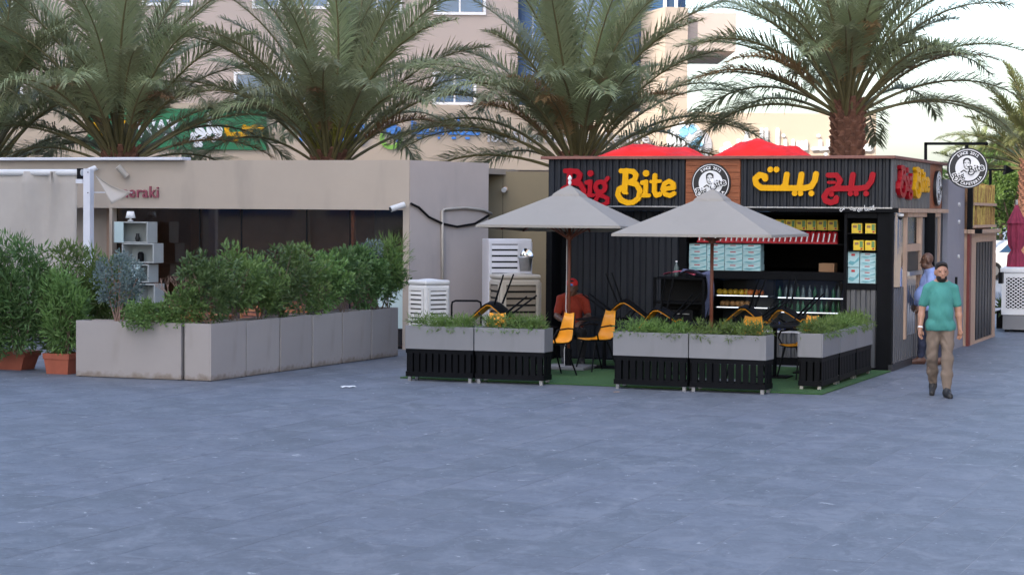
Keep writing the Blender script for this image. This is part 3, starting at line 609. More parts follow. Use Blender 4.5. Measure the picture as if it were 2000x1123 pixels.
for z, lb, m_, nn, off in ((shz[0], 'round yellow fruit on the upper shelf of the lit display', mat('yellow_fruit',(.6,.36,.03),.4,var=.3), 6, .05), (shz[0], 'round orange fruit on the upper shelf of the lit display', mat('orange_fruit',(.55,.14,.02),.4,var=.3), 4, .45), (shz[1], 'round brown bun on the lower shelf of the lit display', mat('bun',(.34,.17,.06),.6,var=.3), 6, .08)):
    fm2 = frm.copy(); fm2.materials.append(m_)
    for k in range(nn):
        o = link('fruit' if 'fruit' in lb else 'bun', fm2, None, None, loc=A0+U*(fx0+off+k*.085+random.uniform(-.01,.01))+V*(RY+.2+random.uniform(0,.1))+Vector((0,0,z+.001))); tag(o, lb, 'fruit' if 'fruit' in lb else 'bun', lb)
# crumpled tarpaulins on the kiosk roof
def tarp(label, x0, x1, y0, y1, hs, seed):
    rn = random.Random(seed); n, m = 46, 14; P = []
    ph = [rn.uniform(0,6.28) for _ in range(8)]
    for i in range(n+1):
        r_ = []
        for j in range(m+1):
            s_, t = i/n, j/m; e = min(1, 5*s_, 5*(1-s_))*math.sin(math.pi*min(1,max(0,t)))**.6
            h = np.interp(s_, hs[0], hs[1])*e*.62
            h += e*(.03*abs(math.sin(7*s_+3*t+ph[0])) + .03*abs(math.sin(11*s_-5*t+ph[1])) + .02*abs(math.sin(19*s_+9*t+ph[2])) - .03)
            r_.append((x0+(x1-x0)*s_+.03*math.sin(9*t+ph[4]), y0+(y1-y0)*t+.05*math.sin(8*s_+ph[5]), zb+.022+max(.004,h)))
        P.append(r_)
    o = MB().slab(P, (0,0,-.003)).build('tarpaulin', M['tarp'], None, smooth=True, loc=A0, rz=-TH); tag(o, label, 'tarpaulin', 'red tarpaulins on the kiosk roof')
xt = lambda px: KF(px,300,1.2)[0]
tarp('low crumpled red tarpaulin on the kiosk roof behind the english lettering', xt(1160), xt(1392), .7, 1.9, ([0,.15,.35,.65,1],[.1,.24,.36,.30,.12]), 1)
tarp('tall crumpled red tarpaulin on the kiosk roof behind the arabic lettering', xt(1384), xt(1600), .7, 2.0, ([0,.15,.4,.6,.8,1],[.12,.3,.50,.36,.26,.1]), 5)
# ------------------------------------------------------------------ plants: generators
rng = np.random.default_rng(11)
def leaves(centres, spread, n_per, ln, wd, seed=0, up=.25, cen=None, droop=0.):
    """small folded leaves gathered in clumps round the given centres"""
    rg = np.random.default_rng(seed); C = np.repeat(np.array(centres, float), n_per, 0); n = len(C)
    d = rg.normal(size=(n,3)); d /= np.linalg.norm(d, axis=1)[:,None]
    P = C + d*(spread*rg.random((n,1))**.5)
    dirv = d*.8 + rg.normal(size=(n,3))*.5
    if cen is not None:
        o = P - np.array(cen); dirv += .6*o/(np.linalg.norm(o, axis=1)[:,None]+1e-6)
    dirv[:,2] += up - droop; dirv /= np.linalg.norm(dirv, axis=1)[:,None]
    sd_ = np.cross(dirv, rg.normal(size=(n,3))); sd_ /= np.linalg.norm(sd_, axis=1)[:,None]+1e-9
    nn = np.cross(dirv, sd_); l = ln*rg.uniform(.6,1.25,(n,1)); w_ = wd*rg.uniform(.7,1.2,(n,1))
    a = P; b = P + dirv*l*.45 + sd_*w_*.5 + nn*w_*.18; c = P + dirv*l; e = P + dirv*l*.45 - sd_*w_*.5 + nn*w_*.18
    vs_ = np.stack([a,b,c,e],1).reshape(-1,3); i = np.arange(n)*4
    fs_ = np.concatenate([np.stack([i,i+1,i+2],1), np.stack([i,i+2,i+3],1)])
    me = bpy.data.meshes.new('foliage'); me.from_pydata(vs_.tolist(), [], fs_.tolist()); me.update(); return me
def shrub(name, label, cat, base, c, rad, ncl, n_per, ln, wd, m_, seed, stems=5, spread=.12, group=None, barkm='bark', droop=0., stem_r=.011, box=False):
    """base: world foot; c: crown centre above the foot; rad: crown half sizes"""
    rn = random.Random(seed); t = thing(name, label, cat, base, 0, group); cl = []
    for k in range(ncl):
        while True:
            q = Vector((rn.uniform(-1,1), rn.uniform(-1,1), rn.uniform(-1,1)))
            if box or q.length < 1: break
        if q.length < .55 and rn.random() < .6: q = q*1.5
        f = 1 + .18*math.sin(3*q.x+seed)*math.cos(4*q.y+seed*2)
        cl.append((c[0]+q.x*rad[0]*f, c[1]+q.y*rad[1]*f, max(c[2]+q.z*rad[2]*f, .03)))
    link('foliage', leaves(cl, spread, n_per, ln, wd, seed, cen=(c[0],c[1],c[2]-rad[2]*.5), droop=droop), M[m_], t, kind='stuff')
    for k in range(stems):
        e = Vector(rn.choice(cl)); s_ = Vector((c[0]*.3+rn.uniform(-.06,.06), c[1]*.3+rn.uniform(-.06,.06), 0)); mid = s_.lerp(e, .5) + Vector((rn.uniform(-.05,.05), rn.uniform(-.05,.05), .05))
        mb = MB().tube([s_, s_.lerp(mid,.5), mid, mid.lerp(e,.6), e], [stem_r, stem_r*.9, stem_r*.7, stem_r*.5, stem_r*.3], 6)
        for j in range(3):
            e2 = Vector(rn.choice(cl))
            if (e2-mid).length < rad[2]*1.6: mb.tube([mid, mid.lerp(e2,.5)+Vector((0,0,.03)), e2], [stem_r*.5, stem_r*.35, stem_r*.2], 5)
        mb.build('stem', M[barkm], t)
    return t
def frond_mesh(L, el, bend, seed, n=118, ll=.62, vee=24):
    rn = random.Random(seed); rg = np.random.default_rng(seed); S = 16; pts = []; p = Vector((0,0,0)); tw = rn.uniform(-.25,.25)
    for k in range(S+1):
        t = k/S; a = R(el) - R(bend)*t**1.5; pts.append(p.copy()); y = tw*(t**2)*.6
        p = p + Vector((math.cos(a), y*.25, math.sin(a)))*(L/S)
    mb = MB().tube(pts, [.034*(1-.9*(k/S))+.004 for k in range(S+1)], 5); nr = len(mb.f)
    for k in range(n):
        t = .27 + .73*(k+rn.random()*.9)/n; f = t*S; i = min(int(f), S-1); q = pts[i].lerp(pts[i+1], f-i); T = (pts[i+1]-pts[i]).normalized()
        side = Vector((0,1,0)) - T*T.y; side.normalize(); up = T.cross(side)*-1
        if up.z < 0 and abs(T.z) < .98: up = -up
        lf = ll*(.35+.65*math.sin(math.pi*min(1,(t-.27)/.73*.86+.14)))*rn.uniform(.8,1.12)
        fw = .65 + .8*t + rn.uniform(-.22,.22)
        for s_ in (-1, 1):
            d = (side*s_*math.cos(R(vee)) + up*math.sin(R(vee + rn.uniform(-30,30))) + T*fw).normalized()
            wv = d.cross(up).normalized()*rn.uniform(.009,.016); m1 = q + d*lf*.5 + Vector((0,0,-.02*lf)); e = q + d*lf + Vector((0,0,-rn.uniform(.10,.42)*lf))
            mb.add([q-wv*.6, q+wv*.6, m1+wv, m1-wv, e], [(0,1,2,3),(3,2,4)])
    me = mb.mesh('frond'); me.materials.append(M['palm']); me.materials.append(M['rachis'])
    mi = [1 if i < nr else 0 for i in range(len(me.polygons))]
    if len(me.polygons) == len(mb.f): me.polygons.foreach_set('material_index', mi)
    return me
def frond_set(L, ll, seed, m_=None):
    out = []
    for k, (el, bd) in enumerate(((86,30),(74,48),(62,62),(48,70),(34,72),(20,66),(6,55))):
        for v in range(2):
            me = frond_mesh(L*(1-.03*k), el, bd+12*v, seed*31+k*2+v, ll=ll)
            if m_: me.materials[0] = m_
            out.append(me)
    return out
def palm(label, base, h, r0, fronds, nf, seed, mx=7, group='date palms behind the pavilion and kiosk', dry=0, boots=True, azdry=()):
    rn = random.Random(seed); t = thing('palm_tree', label, 'palm tree', base, 0, group)
    n = 14; mb = MB().tube([(0,0,h*k/n) for k in range(n+1)], [r0*(1.08-.12*k/n) for k in range(n+1)], 14)
    rows = int(h/.115) if boots else 0
    for i in range(rows):
        z = h - i*.115 - .02
        if i > 26: break
        for k in range(9):
            a = 2*math.pi*(k/9 + (i % 2)/18) + rn.uniform(-.08,.08); rr = r0*1.0; ln = rn.uniform(.12,.2); o_ = Vector((math.cos(a), math.sin(a), 0)); tg = Vector((-math.sin(a), math.cos(a), 0))
            b = o_*rr*.9 + Vector((0,0,z-.1)); e = b + o_*ln*.62 + Vector((0,0,ln)); w1, w2 = .085, .045
            mb.add([b-tg*w1, b+tg*w1, e+tg*w2, e-tg*w2, b-tg*w1-o_*.04+Vector((0,0,.1)), b+tg*w1-o_*.04+Vector((0,0,.1)), e+tg*w2-o_*.03+Vector((0,0,.03)), e-tg*w2-o_*.03+Vector((0,0,.03))],
                   [(0,1,2,3),(4,7,6,5),(0,4,5,1),(1,5,6,2),(2,6,7,3),(3,7,4,0)])
    mb.build('trunk', M['palmtrunk'], t)
    for k in range(nf):
        c = int((k/nf)**.85*mx); a = k*2.39996 + rn.uniform(-.2,.2)
        if math.sin(a) < -.35 and c >= 4: c = 1 + k % 3
        me = fronds[min(6, c)*2 + k % 2]
        o = bpy.data.objects.new('frond', me); COL.objects.link(o); o.parent = t
        q = k/nf
        o.location = (math.cos(a)*r0*.75*q, math.sin(a)*r0*.75*q, h - .05 - .28*q)
        s_ = rn.uniform(.86,1.1); o.scale = (s_, s_*rn.uniform(.9,1.1), s_); o.rotation_euler = (rn.uniform(-.25,.25), rn.uniform(-.09,.09), a)
    for a, el, bd, sc_ in azdry:
        me = frond_mesh(3.0, el, bd, seed*7+int((a+4)*10), ll=.5); me.materials[0] = M['palmdry']
        link('dry_frond', me, None, t, loc=(math.cos(a)*r0*.8, math.sin(a)*r0*.8, h-.25), rz=a).scale = (sc_,)*3
    return t

# ------------------------------------------------------------------ pavilion with the glass front
E0 = AT(800, 313, 36.0); E0.z = 0
pav = thing('glass_pavilion', 'beige rendered pavilion with long glass front and maroon lettering', 'building', E0, -TH)
def PF(px, py, yl=0): p = onplane(px, py, E0 + V*yl, V); return (p - E0).dot(U), p.z
pz1, pz0 = PF(800,313)[1], PF(500,408.5)[1]; xo0, xo1 = PF(219,450)[0], PF(787,450)[0]; XL = -10.5
MB().box((XL,0,pz0),(0,.3,pz1)).build('fascia', M['render'], pav)
MB().box((xo1,.0,0),(0,.3,pz0-.002)).build('corner_pier', M['render'], pav)
MB().box((XL,.5,0),(xo0,.7,pz0+.04)).build('front_wall', M['render'], pav); MB().box((xo0-.06,.002,0),(xo0,.499,pz0-.002)).build('jamb', M['render'], pav); MB().box((XL,.301,pz0-.001),(xo0-.0,.499,pz0+.039)).build('reveal', M['render'], pav)
D0 = AT(954.5, 319, 37.8); dl = ((D0-E0).dot(U), (D0-E0).dot(V))
sw = MB().prism([(0.003,.01),(dl[0],dl[1]),(dl[0]-.2,dl[1]+.2),(-.25,.302)], 0, pz1-.002).build('angled_wall', M['render2'], pav)
MB().box((XL,.304,pz1-.18),(-.26,4.2,pz1-.08)).build('roof', M['render'], pav)
MB().prism([(-.26,.305),(dl[0]-.21,dl[1]+.2),(dl[0]-.21,4.2),(-.26,4.2)], pz1-.18, pz1-.08).build('roof', M['render'], pav)
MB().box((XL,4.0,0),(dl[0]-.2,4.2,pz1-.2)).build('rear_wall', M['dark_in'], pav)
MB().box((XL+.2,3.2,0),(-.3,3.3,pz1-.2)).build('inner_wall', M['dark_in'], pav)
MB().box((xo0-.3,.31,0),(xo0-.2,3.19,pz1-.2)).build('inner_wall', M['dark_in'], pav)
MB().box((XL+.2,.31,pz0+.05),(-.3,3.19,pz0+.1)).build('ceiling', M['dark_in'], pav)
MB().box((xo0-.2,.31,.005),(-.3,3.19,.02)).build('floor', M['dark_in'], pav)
xs_ = [xo0] + [PF(p,450)[0] for p in (381,463,591,676)] + [xo1]
for a, b in zip(xs_, xs_[1:]):
    g_ = MB().box((a+.012,.16,.04),(b-.012,.172,pz0-.004)).build('glass_pane', M['glass_shop'], pav)
    MB().box((a-.012,.155,.03),(a+.012,.177,pz0-.004)).build('pane_joint', M['blackp'], pav)
MB().box((xo0,.15,.0),(xo1,.18,.038)).build('threshold', M['blackp'], pav)
xd = PF(676,450)[0]; MB().box((xd-.03,.2,.04),(xd+.05,.28,pz0-.004)).build('door_frame', M['slatwood'], pav)
MB().box((xd+.12,.9,.02),(xo1-.02,.95,pz0)).build('inner_partition', mat('grey_partition', (.11,.115,.12), .3, var=.2, scale=1), pav)
fx = PF(735,590)[0]; MB().box((fx,.06,.35),(xo1-.02,.075,PF(760,563)[1])).build('frosted_panel', M['frost'], pav)
for nm, a, b in (('wall_lamp', 0, 0),):
    p = PF(248,336); w1 = MB().tube([(p[0]-.09,-.16,p[1]+.09),(p[0]+.03,-.06,p[1]-.08)], .055, 12).build('spotlight', M['beigep'], pav)
mx0, mz0 = PF(233,385.5); mx1 = PF(311,385)[0]
word = 'meraki'
def mer(a, b, h): return (mx0+a, -.004-h, mz0+b)
mbw = text_mb(word, 1.0, .1, lambda a, b, h: (a, h, b), bold=.012, spacing=1.12); wx0 = min(v[0] for v in mbw.v); wk = (mx1-mx0)/(max(v[0] for v in mbw.v)-wx0)
mbw.v = [(mx0+(a-wx0)*wk, -.004-h*.35, mz0+b_*wk*1.05) for a, h, b_ in mbw.v]
for q in split_letters(mbw): q.build('letter', M['maroonl'], pav)
px_ = PF(362,310)[0]
rc = MB().box((XL,-.12,pz1+.002),(px_,.2,pz1+.055)).build('metal_roof_edge', M['whitem'], pav, bevel=.01)
# conduit and cable on the angled wall
def SW(px, py, off=.03):
    n = Vector((dl[1], -dl[0], 0)); n = (U*n.x + V*n.y).normalized(); p = onplane(px, py, E0, n) + n*off; q = p - E0; return (q.dot(U), q.dot(V), p.z)
MB().tube([SW(862,600), SW(861,412), SW(866,409), SW(905,406), SW(940,410), SW(957,418)], .026, 8).build('conduit', M['beigep'], pav, smooth=True)
MB().tube([SW(800,398), SW(815,405), SW(835,424), SW(862,437), SW(890,443), SW(925,437), SW(952,421)], .02, 8).build('cable', M['blackp'], pav, smooth=True)
def cctv(label, p, d, L=.26, r=.05):
    t = thing('security_camera', label, 'camera', p, 0); d = Vector(d).normalized()
    MB().tube([(0,0,0), d*L], r, 12).build('camera_body', M['whitep'], t, smooth=False); MB().tube([d*L, d*(L+.012)], r*.75, 12).build('lens', M['black'], t); MB().tube([d*L*.3, Vector((0,.16,-.02))], .018, 8).build('bracket', M['whitep'], t); return t
cctv('white bullet camera on the pavilion corner where the black cable starts', E0 - V*.16 + Vector((-.02,0,PF(795,400)[1])), (-1,-.5,-.35))
cctv('white bullet camera above the loose corner of the fabric screen', E0 + U*PF(197,329)[0] - V*.18 + Vector((0,0,PF(197,329)[1])), (-.8,-.6,-.4))
# roller screen, its post and the loose flap
SY = -2.0
post = thing('screen_post', 'white square steel post beside the fabric screen', 'post', E0 + U*PF(173,500,SY)[0] + V*SY, -TH)
MB().box((-.065,-.065,0),(.065,.065,PF(173,330,SY)[1])).build('post', M['whitem'], post, bevel=.006)
for z in (.06,.4): MB().tube([(.03,-.066,PF(173,330,SY)[1]-z),(.03,-.075,PF(173,330,SY)[1]-z)], .01, 6).build('bolt', M['blackp'], post)
MB().box((-.06,-.1,0),(.09,.1,.012)).build('foot_plate', M['whitem'], post)
scr = thing('roller_screen', 'wide beige fabric roller screen hanging from a white cassette', 'screen', E0 + V*SY, -TH)
sx1 = PF(150,450,SY)[0]; szt = PF(80,335,SY)[1]; sx0 = sx1-3.2
P = []
for i in range(61):
    s_ = i/60; row = []
    for j in range(13):
        t = j/12; z = szt - t*(szt-.35); y = .03 + .06*math.sin(17*s_+2*t)*(t**.5) + .04*math.sin(31*s_-3*t+1) * (t**.7) - .10*math.exp(-((s_-.86+.10*t)/.02)**2)*max(0,1-1.2*t) - .08*math.exp(-((s_-.70-.05*t)/.03)**2)*(1-.5*t) - .09*math.exp(-((s_-.55+.12*t)/.03)**2)*t
        row.append((sx0+(sx1-sx0)*s_, y, z))
    P.append(row)
MB().slab(P, (0,.004,0)).build('fabric', M['screen'], scr, smooth=True)
MB().tube([(sx0,.03,szt-.02),(sx1+.09,.03,szt-.02)], .055, 14).build('roller', M['whitep'], scr)
MB().box((sx1+.01,-.05,szt-.2),(sx1+.14,.12,szt-.13)).build('bracket', M['whitem'], scr); MB().box((sx1+.02,-.03,szt-.128),(sx1+.08,.08,szt+.05)).build('motor', M['blackp'], scr)
MB().box((sx1+.15,.12,PF(200,376,SY)[1]-.01),(PF(250,376,SY)[0],.14,PF(200,376,SY)[1]+.01)).build('tension_rail', M['whitem'], scr)
fl0, fl1, fl2 = (PF(184,340,SY-.1), PF(223,399,SY-.1), PF(252,375,SY-.1)); P = []
for i in range(11):
    s_ = i/10; row = []
    for j in range(9):
        t = j/8; a = (fl0[0]+(fl2[0]-fl0[0])*s_, fl0[1]+(fl2[1]-fl0[1])*s_ - .05*math.sin(math.pi*s_)); b = (fl0[0]+(fl1[0]-fl0[0])*s_, fl0[1]+(fl1[1]-fl0[1])*s_)
        row.append((a[0]+(b[0]-a[0])*t, -.1+.09*math.sin(3.3*t+1.2*s_)*s_, a[1]+(b[1]-a[1])*t))
    P.append(row)
tag(MB().slab(P, (0,.004,0)).build('fabric_flap', M['screen'], None, smooth=True, loc=E0+V*SY, rz=-TH), 'loose folded corner of pale fabric hanging beside the white post', 'fabric flap')
# white cube shelves behind the glass
cs = thing('cube_shelf', 'staggered white open cube shelving against the pavilion glass', 'shelf', E0 - V*.38, -TH)
for a, b, t_, u_ in ((222,288,433,475),(238,300,475,514),(254,290,516,552),(268,302,554,592),(246,285,594,640),(230,290,642,690)):
    x0, z1 = PF(a,t_,-.38); x1, z0 = PF(b,u_,-.38); mb = MB()
    mb.box((x0,0,z0),(x1,.34,z0+.02)).box((x0,0,z1-.02),(x1,.34,z1)).box((x0,0,z0+.021),(x0+.02,.34,z1-.021)).box((x1-.02,0,z0+.021),(x1,.34,z1-.021)).box((x0+.021,.32,z0+.021),(x1-.021,.34,z1-.021)); mb.build('cube', M['shelfw'], cs)
    if a in (222,254): MB().box((x0+.022,-.012,z0+.005),(x0+.2,.0,z1-.005)).build('door', M['frost'], cs)
def small_on_shelf(name, label, cat, px, py, h, m_, prof):
    x, z = PF(px,py,-.25); tag(MB().lathe([(r, zz*h) for r, zz in prof], 12).build(name, M[m_], None, smooth=True, loc=E0+U*x-V*.2+Vector((0,0,z))), label, cat)
small_on_shelf('table_lamp', 'white conical lampshade standing on top of the cube shelving', 'lamp', 252, 432, .17, 'white', [(.05,0),(.05,.1),(.02,.12),(.02,.3),(.09,.31),(.06,1)])
small_on_shelf('vase', 'small black vase in the topmost white cube', 'vase', 266, 472, .14, 'black', [(.03,0),(.05,.4),(.03,.8),(.035,1)])
small_on_shelf('jar', 'dark jar in the second white cube', 'jar', 272, 511, .17, 'blackp', [(.05,0),(.055,.2),(.055,.8),(.03,1)])
# ------------------------------------------------------------------ white planters and what grows in them
C1 = G(411,745); C0 = G(148,735); C2 = G(779,695)
fd = (C1-C0).normalized(); rd = (C2-C1).normalized(); ang_f = math.atan2(fd.y, fd.x); ang_r = math.atan2(rd.y, rd.x)
PH = .78; DW = .42
def planter(label, p, ang, L, D, m_, group, h=PH):
    t = thing('planter_box', label, 'planter', p + Vector((random.uniform(-.004,.004), random.uniform(-.004,.004), 0)), ang + R(random.uniform(-.5,.5)), group); w_ = .02
    mb = MB().box((0.004,0,.008),(L-.004,w_,h)).box((.004,D-w_,.008),(L-.004,D,h)).box((.004,w_+.001,.008),(w_,D-w_-.001,h)).box((L-w_,w_+.001,.008),(L-.004,D-w_-.001,h)); mb.build('box', m_, t, bevel=.004)
    MB().box((w_+.002,w_+.002,.05),(L-w_-.002,D-w_-.002,h-.04)).build('soil', M['soil'], t)
    for x in (.05, L-.05):
        for y in (.05, D-.05): MB().box((x-.02,y-.02,0),(x+.02,y+.02,.029)).build('foot', M['blackp'], t)
    return t
gw = 'white planters round the pavilion terrace'
Lf = (G(357,743)-C0).length
planter('long white planter with the silver shrub and trailing greenery', C0, ang_f, Lf-.03, DW, M['planter'], gw)
Ls = (C2-C1).length; nu = 6; ul = Ls/nu
names = ['corner white planter where the row turns back to the glass', 'second white planter from the corner, under leafy hedge', 'third white planter from the corner, under leafy hedge', 'fourth white planter from the corner, under leafy hedge', 'fifth white planter from the corner, under darker shrub', 'last white planter of the row, beside the pavilion pier']
for k in range(nu):
    t = planter(names[k], C1 + rd*ul*k + rd*.004, ang_r, ul-.03, DW, M['planter'], gw)
# (the row's boxes lie to the left of its outer face)
lft = Vector((-rd.y, rd.x, 0))
for k in range(9):
    s_ = (k+.55)/9; p = C1 + rd*Ls*s_ + lft*.22 + Vector((0,0,PH-.06))
    dark = k >= 7
    shrub('hedge_shrub', ['bushy green hedge shrub at the planter corner', 'second green hedge shrub from the planter corner', 'third green hedge shrub from the planter corner', 'fourth green hedge shrub from the planter corner', 'middle green hedge shrub with pale thin stems showing', 'sixth green hedge shrub from the planter corner', 'rounded green shrub on a single pale stem', 'dense dark green shrub near the pavilion pier', 'dark shrub in the last white planter'][k], 'shrub', p,
          (0,0,.58+.07*math.sin(k*2.3)), (.42+.05*math.sin(k*3.1),.26,.44+.05*math.cos(k*1.7)), 54 if not dark else 80, 34, .085, .036, 'leafd' if dark else ('leaf' if k % 3 else 'leafd'), 40+k, stems=4, spread=.10, group='shrubs in the white planters')
p = C1 + rd*(Ls-.25) + lft*.15 + Vector((0,0,PH-.06))
shrub('bamboo_plant', 'wispy narrow-leaved plant leaning over the last white planter', 'plant', p, (.1,0,.80), (.25,.2,.40), 26, 40, .15, .011, 'leafy', 77, stems=6, spread=.14, stem_r=.006)
p = C1 + rd*(Ls-.75) + lft*.12 + Vector((0,0,PH-.06))
shrub('flowering_shrub', 'pale silver sprigs rising out of the dark shrub', 'plant', p, (0,0,.92), (.2,.15,.22), 12, 26, .05, .02, 'leafs', 78, stems=5, spread=.07, stem_r=.005)
nf_ = Vector((-fd.y, fd.x, 0))
def onf(px, dep=.2): s_ = (px-148)/(357-148)*Lf; return C0 + fd*s_ + nf_*dep + Vector((0,0,PH-.06))
shrub('silver_shrub', 'silvery grey-leaved shrub on a thin trunk in the long planter', 'shrub', onf(215), (0,0,.62), (.37,.25,.38), 70, 30, .055, .024, 'leafs', 91, stems=7, spread=.085, barkm='twig')
shrub('trailing_plant', 'low bright green plant spilling over the long planter edge', 'plant', onf(300,.1), (0,-.06,.16), (.50,.20,.16), 60, 34, .06, .03, 'leaf', 92, stems=3, spread=.09)
shrub('trailing_plant', 'low green plant at the seam between long and corner planter', 'plant', onf(350,.16), (0,0,.26), (.28,.2,.26), 40, 34, .06, .03, 'leaf', 93, stems=3, spread=.09)
# leafless shrub
dt = thing('bare_shrub', 'leafless dry brown shrub of forked twigs', 'shrub', onf(330,.26)); rn = random.Random(4)
def twig(p, d, l, r, lev):
    e = p + d*l; mb = MB().tube([p, p.lerp(e,.5)+Vector((rn.uniform(-.02,.02),rn.uniform(-.02,.02),0)), e], [r, r*.8, r*.6], 5); mb.build('branch' if lev < 1 else 'twig', M['twig'], dt)
    if lev < 4:
        for _ in range(3 if lev < 2 else 2): twig(e, (d + Vector((rn.uniform(-.65,.65), rn.uniform(-.5,.5), rn.uniform(-.1,.5)))).normalized(), l*.72, r*.65, lev+1)
for k in range(2): twig(Vector((.04*k,0,0)), Vector((rn.uniform(-.25,.25), 0, 1)).normalized(), .26, .012, 0)
# terracotta pots with oleanders
tp = G(118,731); t = thing('terracotta_pot', 'square terracotta pot with rim beside the white planter', 'pot', tp + Vector((0,.2,0)), -TH)
def tpot(t, lx, ly, h):
    def ring(k, z): return [(-lx/2*k,-ly/2*k,z),(lx/2*k,-ly/2*k,z),(lx/2*k,ly/2*k,z),(-lx/2*k,ly/2*k,z)]
    mb = MB().add(ring(.82,0)+ring(.95,h*.72)+ring(.95,h*.721)+ring(1.0,h*.73)+ring(1.02,h)+ring(.92,h)+ring(.9,h-.05), [(3,2,1,0)]+[(4*r_+k,4*r_+(k+1)%4,4*r_+4+(k+1)%4,4*r_+4+k) for r_ in range(6) for k in range(4)]); mb.build('pot', M['terra'], t, bevel=.008)
    MB().box((-lx*.44,-ly*.44,h-.06),(lx*.44,ly*.44,h-.03)).build('soil', M['soil'], t)
tpot(t, .42, .40, .29)
tt = thing('terracotta_trough', 'long terracotta trough at the foot of the oleanders', 'trough', G(20,722)+Vector((-.15,.22,0)), -TH); tpot(tt, 1.0, .42, .27)
shrub('oleander', 'small leafy oleander in the square terracotta pot', 'shrub', tp+Vector((.02,.2,.25)), (0,0,.60), (.30,.26,.58), 75, 34, .12, .026, 'leaf', 101, stems=5, spread=.13)
for k, (dx, dy, zc, rx, rz_) in enumerate(((-.70,.45,.85,.50,.78), (-.15,.75,.95,.52,.70), (.42,.95,1.0,.42,.58), (-1.15,.35,.75,.42,.72))):
    shrub('oleander', ['tall oleander over the terracotta trough', 'tall oleander in front of the fabric screen', 'tall oleander beside the white screen post', 'oleander at the outer end of the terracotta trough'][k], 'shrub', tp+Vector((dx,dy,.25 if k in (0,3) else .02)), (0,0,zc), (rx,.34,rz_), 125, 36, .13, .028, 'leafd' if k in (0,3) else 'leaf', 110+k, stems=6, spread=.14, group='oleanders in front of the screen')
# wooden garden chairs on the terrace
def garden_chair(label, p, rz):
    t = thing('garden_chair', label, 'chair', p, rz, 'slatted wooden chairs on the terrace'); wd = M['slatwood']
    for x in (-.26,.26):
        MB().box((x-.02,-.25,0),(x+.02,-.21,.62)).build('leg', wd, t); MB().bar((x,.22,0),(x,.30,.92),.04).build('leg', wd, t); MB().box((x-.03,-.28,.62),(x+.03,.26,.645)).build('armrest', wd, t)
    for k in range(6): MB().box((-.238,-.24+.078*k,.40),(.238,-.24+.078*k+.06,.42)).build('seat_slat', wd, t)
    for k in range(7): z = .48+.062*k; MB().box((-.238,.225+.08*z-.0,z),(.238,.245+.08*z,z+.042)).build('back_slat', wd, t)
garden_chair('wooden slatted chair seen between the oleanders', G(128,731)+Vector((.05,1.5,0)), R(165))
garden_chair('wooden slatted chair behind the silver shrub', G(180,735)+Vector((.25,1.7,0)), R(200))
garden_chair('wooden slatted chair under the cube shelving', C0+Vector((1.25,2.3,0)), R(150))
for k in range(4): garden_chair(['wooden slatted chair behind the corner of the hedge', 'wooden slatted chair behind the middle of the hedge', 'wooden slatted chair behind the stemmed shrub', 'wooden slatted chair behind the dark shrub'][k], C1 + rd*(1.0+1.25*k) + lft*1.1, R(100+15*k))
for k in range(2):
    t = thing('garden_table', ['square wooden terrace table behind the silver shrub', 'square wooden terrace table behind the hedge'][k], 'table', (C0+Vector((.95,2.0,0)) if k == 0 else C1+rd*3.0+lft*1.9), -TH)
    for j in range(6): MB().box((-.35,-.35+.118*j,.70),(.35,-.35+.118*j+.1,.73)).build('slat', M['slatwood'], t)
    for x in (-.3,.3):
        for y in (-.3,.3): MB().box((x-.025,y-.025,0),(x+.025,y+.025,.698)).build('leg', M['slatwood'], t)
